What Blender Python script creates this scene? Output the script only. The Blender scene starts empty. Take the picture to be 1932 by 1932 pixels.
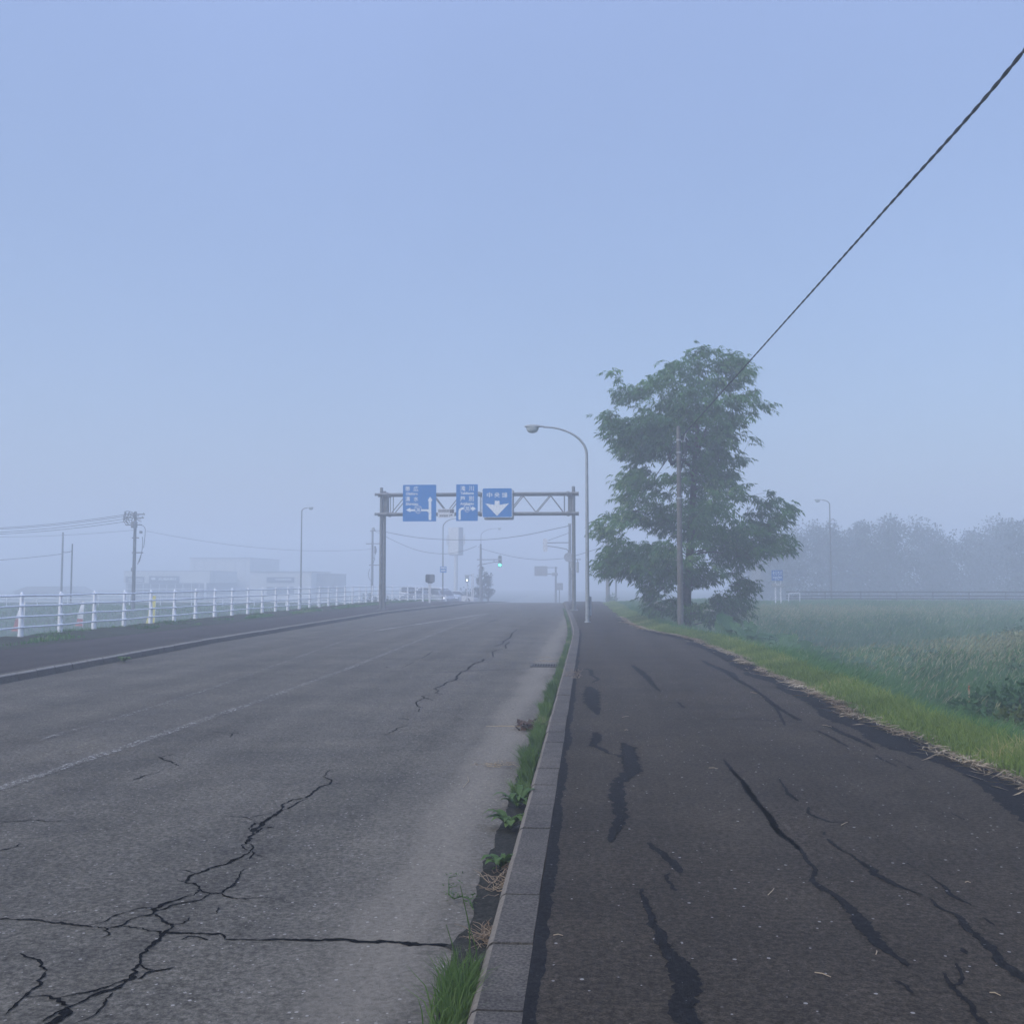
import bpy, math, random
import numpy as np
from mathutils import Vector, Matrix, noise as mnoise

random.seed(7)
rng = np.random.default_rng(7)
R = math.radians
scene = bpy.context.scene
COL = scene.collection

# ------------------------------------------------------------------ camera
F = 1937.0                       # focal length in units of a 1932 px wide frame
PITCH, YAW = R(3.84), R(4.21)
EYE = Vector((0.0, 0.0, 1.6))
cam_d = bpy.data.cameras.new('camera')
cam_d.sensor_width = 36.0
cam_d.lens = 36.0 * F / 1932.0
cam_d.clip_start, cam_d.clip_end = 0.05, 3000.0
cam = bpy.data.objects.new('camera', cam_d)
COL.objects.link(cam)
cam.location = EYE
cam.rotation_euler = (math.pi / 2 + PITCH, 0, YAW)
scene.camera = cam
CM = cam.rotation_euler.to_matrix()


def ray(px, py):
    return CM @ Vector(((px - 966.0) / F, (966.0 - py) / F, -1.0))


def at(px, py, Y):
    """point of the plane Y = const seen at a 1932-frame pixel"""
    d = ray(px, py)
    return EYE + d * (Y / d.y)


def onz(px, py, z):
    d = ray(px, py)
    return EYE + d * ((z - EYE.z) / d.z)


ZOOMS = {  # measuring views of the photograph: x0, y0, scale (4096 px units)
    1: (0, 1950, 900 / 1932), 2: (800, 1950, 850 / 1932), 3: (1480, 1880, 900 / 1932),
    4: (2000, 1650, 500 / 1073), 5: (2300, 1350, 950 / 1468), 6: (2900, 1950, 1196 / 1932),
    7: (1400, 2400, 1200 / 1932), 8: (0, 2500, 1400 / 1932), 'A': (0, 3000, 1400 / 1932),
    'B': (1200, 3000, 1100 / 1932), 'C': (2100, 2600, 1100 / 1422), 'D': (2900, 2900, 1196 / 1932),
    'S': (450, 2150, 650 / 1932), 'T': (1650, 2050, 700 / 1932)}
K = 1932 / 4096


def zp(zid, x, y):
    x0, y0, s = ZOOMS[zid]
    return (x0 + s * x) * K, (y0 + s * y) * K


def zat(zid, x, y, Y):
    return at(*zp(zid, x, y), Y)


# ------------------------------------------------------------------ profile of the place
def lerp_table(t, v):
    if v <= t[0][0]:
        return t[0][1]
    for (a, b), (c, d) in zip(t, t[1:]):
        if v <= c:
            return b + (d - b) * (v - a) / (c - a)
    return t[-1][1]


def sstep(a, b, v):
    t = min(1, max(0, (v - a) / (b - a)))
    return t * t * (3 - 2 * t)


def base(Y):                      # level of the pavements; the road lies 0.14 lower
    if Y < 62:
        return 0.0
    if Y < 120:
        return -0.00026 * (Y - 62) ** 2
    return max(-0.875 - 0.03 * (Y - 120), -2.1)


KR = [(-20, -.25), (31, -.25), (35, -.31), (44, -.55), (69, -1.35), (85, -1.8), (110, -2.0), (200, -2.0)]
ER = [(-20, 3.36), (8, 3.34), (16, 3.16), (22, 3.1), (28, 2.95), (31, 2.5), (34, 1.95), (37, 1.66), (50, 1.35), (70, 1.15), (85, 1.1), (200, 1.0)]
KL = [(-20, -9.7), (12, -9.75), (17, -9.9), (28, -10.45), (54, -10.6), (60, -10.2), (68, -9.5), (110, -9.2), (200, -9.2)]
kr = lambda Y: lerp_table(KR, Y)          # pavement-side edge of the right kerb
kl = lambda Y: lerp_table(KL, Y)          # road foot of the left kerb
er = lambda Y: lerp_table(ER, Y) + .05 * math.sin(Y * .9) + .035 * math.sin(Y * 2.3 + 1)
VL = -13.7                                 # left pavement meets the mossy verge
FX = -15.0                                 # railing


def ground_z(X, Y):
    b = base(Y)
    n = .2 * mnoise.noise(Vector((X * .16, Y * .16, 0))) + .05 * mnoise.noise(Vector((X * .6, Y * .6, 3)))
    e = er(Y)
    if X > e - .35:
        d = X - e
        low = -1.75 + 1.35 * math.exp(-(((X - 14) / 8) ** 2 + ((Y - 25) / 8) ** 2))
        low += .85 * sstep(44, 60, Y) + .7 * sstep(66, 86, Y)
        low = min(low, b - .1) + n
        w = sstep(.65, 4.2, d)
        top = b - .03 - .05 * max(0, d)
        if d < 0:
            top = b - .3 + .27 * sstep(-.35, .0, d)
        return top * (1 - w) + low * w
    if X < FX - .25:
        d = FX - .25 - X
        low = -2.4 + 1.55 * sstep(70, 92, Y) - .7 * sstep(110, 150, Y)
        low = min(low, b - .1) + n * .6
        w = sstep(.1, 4.5, d)
        return (b - .1) * (1 - w) + low * w
    return b - .45


# ------------------------------------------------------------------ materials
def mat(name, col, rough=.7, noise_amt=0., scale=8., metal=0., bump=0., col2=None, island=0.):
    m = bpy.data.materials.new(name)
    m.use_nodes = True
    nt = m.node_tree
    N, L = nt.nodes, nt.links
    bs = N['Principled BSDF']
    bs.inputs['Roughness'].default_value = rough
    bs.inputs['Metallic'].default_value = metal
    bs.inputs['Specular IOR Level'].default_value = .3
    c4 = (*col, 1)
    bs.inputs['Base Color'].default_value = c4
    if noise_amt or col2:
        tc = N.new('ShaderNodeTexCoord')
        nz = N.new('ShaderNodeTexNoise')
        nz.inputs['Scale'].default_value = scale
        nz.inputs['Detail'].default_value = 6
        nz.inputs['Roughness'].default_value = .65
        L.new(tc.outputs['Object'], nz.inputs['Vector'])
        cr = N.new('ShaderNodeValToRGB')
        cr.color_ramp.elements[0].position = .32
        cr.color_ramp.elements[1].position = .68
        a = col2 or tuple(c * (1 - noise_amt) for c in col)
        b2 = col if col2 else tuple(min(1, c * (1 + noise_amt)) for c in col)
        cr.color_ramp.elements[0].color = (*a, 1)
        cr.color_ramp.elements[1].color = (*b2, 1)
        L.new(nz.outputs['Fac'], cr.inputs['Fac'])
        L.new(cr.outputs['Color'], bs.inputs['Base Color'])
        if bump:
            bp = N.new('ShaderNodeBump')
            bp.inputs['Strength'].default_value = bump
            bp.inputs['Distance'].default_value = .01
            L.new(nz.outputs['Fac'], bp.inputs['Height'])
            L.new(bp.outputs['Normal'], bs.inputs['Normal'])
    return m


def leaf_mat(name, c1, c2, c3=None, trans=.3, rough=.55):
    """foliage: colour varies from leaf to leaf, thin leaves let light through"""
    m = bpy.data.materials.new(name)
    m.use_nodes = True
    nt = m.node_tree
    N, L = nt.nodes, nt.links
    bs = N['Principled BSDF']
    out = N['Material Output']
    geo = N.new('ShaderNodeNewGeometry')
    cr = N.new('ShaderNodeValToRGB')
    cr.color_ramp.elements[0].color = (*c1, 1)
    cr.color_ramp.elements[1].color = (*c2, 1)
    if c3:
        e = cr.color_ramp.elements.new(.9)
        e.color = (*c2, 1)
        cr.color_ramp.elements[-1].color = (*c3, 1)
    tc = N.new('ShaderNodeTexCoord')
    nz = N.new('ShaderNodeTexNoise')
    nz.inputs['Scale'].default_value = .55
    nz.inputs['Detail'].default_value = 3
    L.new(tc.outputs['Object'], nz.inputs['Vector'])
    mx = N.new('ShaderNodeMath')
    mx.operation = 'MULTIPLY_ADD'
    mx.inputs[1].default_value = .55
    L.new(geo.outputs['Random Per Island'], mx.inputs[0])
    m2 = N.new('ShaderNodeMath')
    m2.operation = 'MULTIPLY_ADD'
    m2.inputs[1].default_value = 2.4
    m2.inputs[2].default_value = -.95
    L.new(nz.outputs['Fac'], m2.inputs[0])
    L.new(m2.outputs[0], mx.inputs[2])
    L.new(mx.outputs[0], cr.inputs['Fac'])
    L.new(cr.outputs['Color'], bs.inputs['Base Color'])
    bs.inputs['Roughness'].default_value = rough
    bs.inputs['Specular IOR Level'].default_value = .25
    tr = N.new('ShaderNodeBsdfTranslucent')
    L.new(cr.outputs['Color'], tr.inputs['Color'])
    ms = N.new('ShaderNodeMixShader')
    ms.inputs[0].default_value = trans
    L.new(bs.outputs[0], ms.inputs[1])
    L.new(tr.outputs[0], ms.inputs[2])
    L.new(ms.outputs[0], out.inputs['Surface'])
    return m


def math_node(N, op, a=None, b=None, clamp=False):
    n = N.new('ShaderNodeMath')
    n.operation = op
    n.use_clamp = clamp
    for i, v in enumerate((a, b)):
        if isinstance(v, (int, float)):
            n.inputs[i].default_value = v
    return n


def asphalt(name, dark, light, stone, dust=None, paint=None, crack=False, speck=.5, grain=1.0):
    """worn asphalt: binder and aggregate grain, pale chips, large blotches; optional dust band,
    moss line and worn paint"""
    m = bpy.data.materials.new(name)
    m.use_nodes = True
    nt = m.node_tree
    N, L = nt.nodes, nt.links
    bs = N['Principled BSDF']
    bs.inputs['Roughness'].default_value = .95
    bs.inputs['Specular IOR Level'].default_value = .07
    tc = N.new('ShaderNodeTexCoord')
    V = tc.outputs['Object']

    def nz(scale, detail=4, rough=.6):
        n = N.new('ShaderNodeTexNoise')
        n.inputs['Scale'].default_value = scale
        n.inputs['Detail'].default_value = detail
        n.inputs['Roughness'].default_value = rough
        L.new(V, n.inputs['Vector'])
        return n

    def ramp(src, p0, p1, c0, c1):
        r = N.new('ShaderNodeValToRGB')
        r.color_ramp.elements[0].position, r.color_ramp.elements[1].position = p0, p1
        r.color_ramp.elements[0].color, r.color_ramp.elements[1].color = (*c0, 1), (*c1, 1)
        L.new(src, r.inputs['Fac'])
        return r

    def mix(fac, a, b, blend='MIX'):
        x = N.new('ShaderNodeMix')
        x.data_type = 'RGBA'
        x.blend_type = blend
        if isinstance(fac, float):
            x.inputs[0].default_value = fac
        else:
            L.new(fac, x.inputs[0])
        for i, v in ((6, a), (7, b)):
            if isinstance(v, tuple):
                x.inputs[i].default_value = (*v, 1)
            else:
                L.new(v, x.inputs[i])
        return x.outputs[2]

    g = nz(95 * grain, 5, .75)
    big = nz(.8, 5, .6)
    mid = nz(7, 4, .6)
    c = ramp(g.outputs['Fac'], .38, .64, dark, light).outputs['Color']
    g2 = nz(34 * grain, 3, .5)
    c = mix(1.0, c, ramp(g2.outputs['Fac'], .33, .68, (.58, .58, .58), (1.36, 1.36, 1.36)).outputs['Color'], 'MULTIPLY')
    bigr = ramp(big.outputs['Fac'], .35, .68, (.8, .8, .82), (1.14, 1.12, 1.1))
    c = mix(1.0, c, bigr.outputs['Color'], 'MULTIPLY')
    mp = N.new('ShaderNodeMapping')
    mp.inputs['Scale'].default_value = (1.6, .05, 1)
    L.new(V, mp.inputs['Vector'])
    trk = N.new('ShaderNodeTexNoise')
    trk.inputs['Scale'].default_value = 1.0
    trk.inputs['Detail'].default_value = 4
    L.new(mp.outputs[0], trk.inputs['Vector'])
    c = mix(1.0, c, ramp(trk.outputs['Fac'], .35, .65, (.86, .86, .86), (1.12, 1.12, 1.12)).outputs['Color'], 'MULTIPLY')
    blot = nz(2.3, 5, .7)
    c = mix(1.0, c, ramp(blot.outputs['Fac'], .56, .72, (1, 1, 1), (.78, .78, .79)).outputs['Color'], 'MULTIPLY')
    midr = ramp(mid.outputs['Fac'], .3, .7, (.86, .86, .87), (1.1, 1.1, 1.1))
    c = mix(1.0, c, midr.outputs['Color'], 'MULTIPLY')
    if dust:
        sx = N.new('ShaderNodeSeparateXYZ')
        L.new(V, sx.inputs[0])
        wob = nz(.5, 4)
        wx = math_node(N, 'MULTIPLY_ADD', None, .5)
        L.new(wob.outputs['Fac'], wx.inputs[0])
        L.new(sx.outputs['X'], wx.inputs[2])
        band = N.new('ShaderNodeValToRGB')          # across the road: dust collects off the wheel tracks
        band.color_ramp.interpolation = 'EASE'
        e = band.color_ramp.elements
        e[0].position, e[0].color = .64, (0, 0, 0, 1)
        e[1].position, e[1].color = .725, (.25, .25, .25, 1)
        for p, v in ((.762, .85), (.79, 1.), (.812, .85), (.838, .4), (.97, .35)):
            k = e.new(p)
            k.color = (v, v, v, 1)
        sc = math_node(N, 'MULTIPLY_ADD', None, .2)
        sc.inputs[2].default_value = .93            # X = -0.5 .. -3 -> ramp
        L.new(wx.outputs[0], sc.inputs[0])
        L.new(sc.outputs[0], band.inputs['Fac'])
        fine = ramp(nz(30, 5, .8).outputs['Fac'], .3, .62, (.25, .25, .25), (1, 1, 1))
        bf = math_node(N, 'MULTIPLY', None, None)
        L.new(band.outputs['Color'], bf.inputs[0])
        L.new(fine.outputs['Color'], bf.inputs[1])
        bf2 = math_node(N, 'MULTIPLY', None, .78)
        L.new(bf.outputs[0], bf2.inputs[0])
        c = mix(bf2.outputs[0], c, dust)
    vo = N.new('ShaderNodeTexVoronoi')
    vo.inputs['Scale'].default_value = 38 * grain
    L.new(V, vo.inputs['Vector'])
    sp = N.new('ShaderNodeSeparateColor')
    L.new(vo.outputs['Color'], sp.inputs[0])
    sel = math_node(N, 'GREATER_THAN', None, 1 - .2 * speck)
    L.new(sp.outputs[0], sel.inputs[0])
    siz = math_node(N, 'MULTIPLY_ADD', None, .26)
    siz.inputs[2].default_value = .08
    L.new(sp.outputs[1], siz.inputs[0])
    near = math_node(N, 'LESS_THAN')
    L.new(vo.outputs['Distance'], near.inputs[0])
    L.new(siz.outputs[0], near.inputs[1])
    chip = math_node(N, 'MULTIPLY')
    L.new(sel.outputs[0], chip.inputs[0])
    L.new(near.outputs[0], chip.inputs[1])
    bright = math_node(N, 'MULTIPLY', None, .75)
    L.new(sp.outputs[2], bright.inputs[0])
    cf = math_node(N, 'MULTIPLY')
    L.new(chip.outputs[0], cf.inputs[0])
    L.new(bright.outputs[0], cf.inputs[1])
    c = mix(cf.outputs[0], c, stone)
    if paint:
        pw = ramp(nz(26, 5, .8).outputs['Fac'], paint[0], paint[0] + .1, (0, 0, 0), (1, 1, 1))
        pw2 = ramp(nz(1.1, 3).outputs['Fac'], .3, .62, (.25, .25, .25), (1, 1, 1))
        pm = math_node(N, 'MULTIPLY')
        L.new(pw.outputs['Color'], pm.inputs[0])
        L.new(pw2.outputs['Color'], pm.inputs[1])
        c = mix(pm.outputs[0], c, paint[1])
    L.new(c, bs.inputs['Base Color'])
    bp = N.new('ShaderNodeBump')
    bp.inputs['Strength'].default_value = .8
    bp.inputs['Distance'].default_value = .01
    L.new(g.outputs['Fac'], bp.inputs['Height'])
    L.new(bp.outputs['Normal'], bs.inputs['Normal'])
    return m


M = {}
M['road'] = asphalt('road asphalt', (.073, .068, .055), (.172, .157, .125), (.5, .47, .42), dust=(.255, .226, .178), speck=.55)
M['paint'] = asphalt('worn line paint', (.073, .068, .055), (.172, .157, .125), (.5, .47, .42), paint=(.53, (.6, .59, .55)))
M['paint2'] = asphalt('faint line paint', (.073, .068, .055), (.172, .157, .125), (.5, .47, .42), paint=(.54, (.5, .49, .46)))
M['paint_new'] = asphalt('line paint', (.073, .068, .055), (.172, .157, .125), (.5, .47, .42), paint=(.45, (.55, .55, .53)))
M['walk'] = asphalt('pavement asphalt', (.03, .025, .019), (.09, .075, .056), (.4, .38, .35), speck=.4, grain=.9)
M['walk_left'] = asphalt('left pavement asphalt', (.045, .04, .037), (.085, .077, .07), (.3, .28, .25), speck=.25)
M['patch'] = asphalt('sealed crack', (.009, .0088, .009), (.025, .024, .024), (.25, .25, .25), speck=.4)
M['dark_streak'] = asphalt('dark streak asphalt', (.05, .048, .045), (.11, .104, .094), (.4, .38, .35), speck=.4)
M['moss'] = asphalt('gutter soil', (.02, .02, .016), (.05, .048, .038), (.2, .19, .16), speck=.3)
M['crack'] = mat('crack', (.003, .003, .0035), .95, .4, 60)
M['crack'].node_tree.nodes['Principled BSDF'].inputs['Specular IOR Level'].default_value = .02
M['kerb'] = asphalt('kerb concrete', (.098, .089, .074), (.146, .131, .11), (.3, .28, .25), speck=.2, grain=2.2)
M['kerb_pale'] = mat('kerb pale edge', (.34, .3, .24), .85, .25, 20, bump=.3)
M['kerb_lip'] = mat('kerb worn edge', (.16, .137, .105), .85, .25, 30, bump=.3)
M['verge'] = mat('verge soil', (.05, .06, .03), .95, 0, 3, col2=(.03, .03, .022), bump=.6)
M['ground'] = mat('meadow soil', (.045, .07, .03), .95, 0, 1.2, col2=(.03, .045, .022))
M['verge_blade'] = leaf_mat('verge grass', (.11, .18, .035), (.29, .37, .085), (.52, .44, .19), .55)
M['kerb_blade'] = leaf_mat('kerb grass', (.07, .13, .03), (.15, .24, .06), (.26, .27, .12), .5)
M['field_blade'] = leaf_mat('meadow grass', (.046, .14, .036), (.12, .255, .075), (.25, .31, .14), .5)
M['plume'] = leaf_mat('seed heads', (.19, .22, .11), (.36, .36, .21), None, .3)
M['withered'] = leaf_mat('withered stalk', (.15, .1, .06), (.36, .27, .17), None, .1)
M['straw'] = leaf_mat('straw', (.22, .155, .085), (.5, .4, .25), None, .1)
M['leaf'] = leaf_mat('tree leaf', (.034, .105, .026), (.1, .225, .056), (.22, .33, .12), .45, .4)
M['leaf_far'] = leaf_mat('far leaf', (.018, .036, .02), (.04, .062, .032), None, .3)
M['butterbur'] = leaf_mat('butterbur leaf', (.04, .1, .042), (.09, .17, .075), None, .3)
M['shrub'] = leaf_mat('shrub leaf', (.034, .095, .034), (.09, .19, .065), None, .4)
M['shrub2'] = leaf_mat('pale shrub leaf', (.07, .11, .03), (.14, .18, .06), None, .35)
M['weed'] = leaf_mat('weed leaf', (.05, .1, .02), (.1, .17, .045), None, .3)
M['bark'] = mat('bark', (.07, .06, .05), .95, .45, 9, bump=.8)
M['brown'] = mat('withered leaf', (.075, .045, .032), .9, .5, 20)
M['galv'] = mat('galvanised steel', (.36, .38, .38), .5, .16, 5, metal=.35)
M['gantry'] = mat('weathered steel', (.2, .205, .2), .6, .22, 4, metal=.25)
M['concrete_pole'] = mat('concrete pole', (.22, .21, .19), .85, .18, 6)
M['pole_dark'] = mat('weathered concrete', (.13, .125, .11), .9, .25, 5, bump=.3)
M['dark_pole'] = mat('dark pole', (.075, .075, .075), .8, .2, 6)
M['pole_grey'] = mat('grey pole', (.17, .17, .17), .7, .15, 4)
M['white'] = mat('white paint', (.68, .69, .7), .5, .07, 6)
M['rail'] = mat('railing paint', (.85, .87, .89), .4, .06, 9)
M['wire'] = mat('cable sheath', (.012, .012, .014), .5, .2, 9)
M['wire_grey'] = mat('grey wire', (.06, .06, .065), .6, .2, 9)
M['blue'] = mat('sign blue', (.0, .175, .5), .4, .06, 3)
M['blue2'] = mat('sign blue dark', (.006, .11, .36), .4, .06, 3)
M['letter'] = mat('sign white', (.82, .84, .84), .4, .03, 6)
M['print'] = mat('dark print', (.03, .035, .04), .6, .1, 9)
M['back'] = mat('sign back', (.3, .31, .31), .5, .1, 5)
M['glass_cover'] = mat('lamp glass', (.42, .46, .44), .15, .08, 7)
M['lamp_shell'] = mat('lamp shell', (.3, .32, .31), .45, .12, 6)
M['housing'] = mat('signal housing', (.32, .33, .3), .5, .08, 6)
M['black'] = mat('black plastic', (.03, .03, .032), .5, .2, 8)
M['wall_white'] = mat('white cladding', (.62, .62, .6), .6, .05, .6)
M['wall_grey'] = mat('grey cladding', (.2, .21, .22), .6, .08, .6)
M['sign_dark'] = mat('dark fascia', (.035, .045, .075), .4, .08, 1)
M['window'] = mat('window glass', (.05, .06, .075), .08, .2, .8)
M['red_cloth'] = mat('red cloth', (.42, .1, .075), .8, .12, 4)
M['white_cloth'] = mat('white cloth', (.8, .79, .77), .8, .06, 4)
M['yellow_cloth'] = mat('yellow cloth', (.7, .62, .12), .8, .1, 4)
M['car_white'] = mat('white car paint', (.72, .73, .74), .25, .03, 2)
M['car_dark'] = mat('dark car paint', (.06, .07, .09), .25, .05, 2)
M['car_silver'] = mat('silver car paint', (.36, .38, .4), .25, .04, 2, metal=.4)
M['tyre'] = mat('tyre rubber', (.015, .015, .015), .9, .2, 10)
M['orange'] = mat('orange stake paint', (.4, .15, .08), .7, .1, 10)
M['iron'] = mat('cast iron', (.075, .07, .062), .8, .3, 18)


def glow(name, col, s):
    m = bpy.data.materials.new(name)
    m.use_nodes = True
    b = m.node_tree.nodes['Principled BSDF']
    b.inputs['Base Color'].default_value = (*col, 1)
    b.inputs['Emission Color'].default_value = (*col, 1)
    b.inputs['Emission Strength'].default_value = s
    return m


M['green_light'] = glow('green signal light', (.08, 1, .7), 5)
M['white_light'] = glow('white signal light', (.8, 1, .95), 3.5)


# ------------------------------------------------------------------ mesh helpers
class MB:
    def __init__(s):
        s.v, s.f, s.m = [], [], []

    def add(s, verts, faces, mi=0):
        o = len(s.v)
        s.v += [tuple(p) for p in verts]
        s.f += [tuple(i + o for i in f) for f in faces]
        s.m += [mi] * len(faces)
        return s

    def box(s, c, size, mi=0, rz=0., bev=0.):
        x, y, z = (d / 2 for d in size)
        ca, sa = math.cos(rz), math.sin(rz)

        def tr(a, b, h):
            return (c[0] + a * ca - b * sa, c[1] + a * sa + b * ca, c[2] + h)
        if bev <= 0:
            vs = [tr(a, b, h) for h in (-z, z) for a, b in ((-x, -y), (x, -y), (x, y), (-x, y))]
            return s.add(vs, [(3, 2, 1, 0), (4, 5, 6, 7), (0, 1, 5, 4), (1, 2, 6, 5), (2, 3, 7, 6), (3, 0, 4, 7)], mi)
        b_ = min(bev, x * .9, y * .9, z * .9)
        ring = [(-x + b_, -y), (x - b_, -y), (x, -y + b_), (x, y - b_), (x - b_, y), (-x + b_, y), (-x, y - b_), (-x, -y + b_)]
        ins = [(px * (x - b_) / x, py * (y - b_) / y) for px, py in ring]
        rows = [(ins, -z), (ring, -z + b_), (ring, z - b_), (ins, z)]
        vs = [tr(a, b2, h) for r, h in rows for a, b2 in r]
        fs = [tuple(range(7, -1, -1)), tuple(range(24, 32))]
        for k in range(3):
            for i in range(8):
                j = (i + 1) % 8
                fs.append((k * 8 + i, k * 8 + j, k * 8 + 8 + j, k * 8 + 8 + i))
        return s.add(vs, fs, mi)

    def tube(s, pts, rad, n=10, mi=0, cap=True):
        pts = [Vector(p) for p in pts]
        if not isinstance(rad, (list, tuple)):
            rad = [rad] * len(pts)
        vs, fs = [], []
        t0 = (pts[1] - pts[0]).normalized()
        u = t0.orthogonal().normalized()
        for i, p in enumerate(pts):
            a = pts[max(0, i - 1)]
            b = pts[min(len(pts) - 1, i + 1)]
            t = (b - a).normalized()
            u = (u - t * u.dot(t))
            u = u.normalized() if u.length > 1e-6 else t.orthogonal().normalized()
            w = t.cross(u)
            for k in range(n):
                an = 2 * math.pi * k / n
                vs.append(p + (u * math.cos(an) + w * math.sin(an)) * rad[i])
        for i in range(len(pts) - 1):
            for k in range(n):
                j = (k + 1) % n
                fs.append((i * n + k, i * n + j, (i + 1) * n + j, (i + 1) * n + k))
        if cap:
            fs.append(tuple(range(n - 1, -1, -1)))
            fs.append(tuple(range((len(pts) - 1) * n, len(pts) * n)))
        return s.add(vs, fs, mi)

    def prism(s, outline, y0, y1, mi=0):
        """outline of (x, z) points, counter-clockwise seen from -Y, extruded from y0 to y1"""
        n = len(outline)
        vs = [(x, y0, z) for x, z in outline] + [(x, y1, z) for x, z in outline]
        fs = [tuple(range(n)), tuple(range(2 * n - 1, n - 1, -1))]
        for i in range(n):
            j = (i + 1) % n
            fs.append((j, i, n + i, n + j))
        return s.add(vs, fs, mi)

    def lathe(s, prof, c=(0, 0, 0), n=14, mi=0, sx=1., sy=1.):
        vs, fs = [], []
        for r, z in prof:
            for k in range(n):
                a = 2 * math.pi * k / n
                vs.append((c[0] + r * math.cos(a) * sx, c[1] + r * math.sin(a) * sy, c[2] + z))
        for i in range(len(prof) - 1):
            for k in range(n):
                j = (k + 1) % n
                fs.append((i * n + k, i * n + j, (i + 1) * n + j, (i + 1) * n + k))
        return s.add(vs, fs, mi)

    def disc_y(s, c, r, depth, n=16, mi=0, rz_=None):
        rz_ = rz_ or r
        return s.prism([(c[0] + r * math.cos(2 * math.pi * k / n), c[2] + rz_ * math.sin(2 * math.pi * k / n)) for k in range(n)], c[1] - depth / 2, c[1] + depth / 2, mi)

    def build(s, name, mats, parent=None, smooth=False, loc=None):
        me = bpy.data.meshes.new(name)
        me.from_pydata(s.v, [], s.f)
        if not isinstance(mats, (list, tuple)):
            mats = [mats]
        for m in mats:
            me.materials.append(m)
        if len(mats) > 1:
            me.polygons.foreach_set('material_index', s.m)
        if smooth:
            me.polygons.foreach_set('use_smooth', [True] * len(s.f))
            try:
                me.set_sharp_from_angle(angle=R(38))
            except Exception:
                pass
        me.validate()
        me.update()
        o = bpy.data.objects.new(name, me)
        COL.objects.link(o)
        if parent:
            o.parent = parent
        if loc is not None:
            o.location = loc
        return o


def np_mesh(name, verts, faces_n, nv, mats, parent=None, loc=None, midx=None):
    """verts (N,3), faces as (F,k) integer array"""
    me = bpy.data.meshes.new(name)
    Fn, k = faces_n.shape
    me.vertices.add(len(verts))
    me.vertices.foreach_set('co', verts.astype(np.float32).ravel())
    me.loops.add(Fn * k)
    me.loops.foreach_set('vertex_index', faces_n.astype(np.int32).ravel())
    me.polygons.add(Fn)
    me.polygons.foreach_set('loop_start', np.arange(0, Fn * k, k, dtype=np.int32))
    me.polygons.foreach_set('loop_total', np.full(Fn, k, dtype=np.int32))
    for m in (mats if isinstance(mats, (list, tuple)) else [mats]):
        me.materials.append(m)
    if midx is not None:
        me.polygons.foreach_set('material_index', midx.astype(np.int32))
    me.update(calc_edges=True)
    me.validate()
    o = bpy.data.objects.new(name, me)
    COL.objects.link(o)
    if parent:
        o.parent = parent
    if loc is not None:
        o.location = loc
    return o


def tag(o, label, cat, group=None):
    o['label'] = label
    o['category'] = cat
    if group:
        o['group'] = group
    return o


def thing(name, label, cat, loc, rz=0., group=None):
    o = bpy.data.objects.new(name, None)
    o.empty_display_size = .2
    COL.objects.link(o)
    o.location = loc
    o.rotation_euler = (0, 0, rz)
    return tag(o, label, cat, group)


def kind(o, k):
    o['kind'] = k
    return o


def text_geo(body, size, bold=.0, spacing=1.0):
    cu = bpy.data.curves.new('txt', 'FONT')
    cu.body = body
    cu.size = size
    cu.offset = bold * size
    cu.space_character = spacing
    cu.resolution_u = 3
    ob = bpy.data.objects.new('txt', cu)
    COL.objects.link(ob)
    dg = bpy.context.evaluated_depsgraph_get()
    me = bpy.data.meshes.new_from_object(ob.evaluated_get(dg))
    vs = [tuple(v.co) for v in me.vertices]
    fs = [tuple(p.vertices) for p in me.polygons]
    bpy.data.objects.remove(ob)
    bpy.data.curves.remove(cu)
    bpy.data.meshes.remove(me)
    return vs, fs


def put_text(mb, body, x0, x1, z0, z1, y, mi, bold=.0):
    """fit text into the rectangle x0..x1, z0..z1 on a face looking to -Y"""
    vs, fs = text_geo(body, 1.0, bold)
    if not vs:
        return
    ax, bx = min(v[0] for v in vs), max(v[0] for v in vs)
    az, bz = min(v[1] for v in vs), max(v[1] for v in vs)
    sx, sz = (x1 - x0) / (bx - ax), (z1 - z0) / (bz - az)
    mb.add([(x0 + (v[0] - ax) * sx, y, z0 + (v[1] - az) * sz) for v in vs], fs, mi)


# ------------------------------------------------------------------ ground, road, pavements
def grid_sheet(name, xs_of, ys, zf, mats, mb=None, mi=0):
    mb = mb or MB()
    rows = [[(x, y, zf(x, y)) for x in xs_of(y)] for y in ys]
    n = len(rows[0])
    mb.add([p for r in rows for p in r],
           [(i * n + j, i * n + j + 1, (i + 1) * n + j + 1, (i + 1) * n + j) for i in range(len(rows) - 1) for j in range(n - 1)], mi)
    return mb


gx = list(np.r_[-420:-60:18, -60:-22:2.5, -22:-13:.6, -13:0:3, 0:7:.3, 7:30:.8, 30:70:2.5, 70:420:18]) + [420.]
gy = list(np.r_[-60:-8:6, -8:100:1.0, 100:180:4, 180:420:16]) + [420.]
gm = grid_sheet('ground', lambda y: gx, gy, ground_z, None)
ground = kind(gm.build('ground', M['ground'], smooth=True), 'structure')

ysr = list(np.r_[-10:60:1.0, 60:170:2.0])


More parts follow.
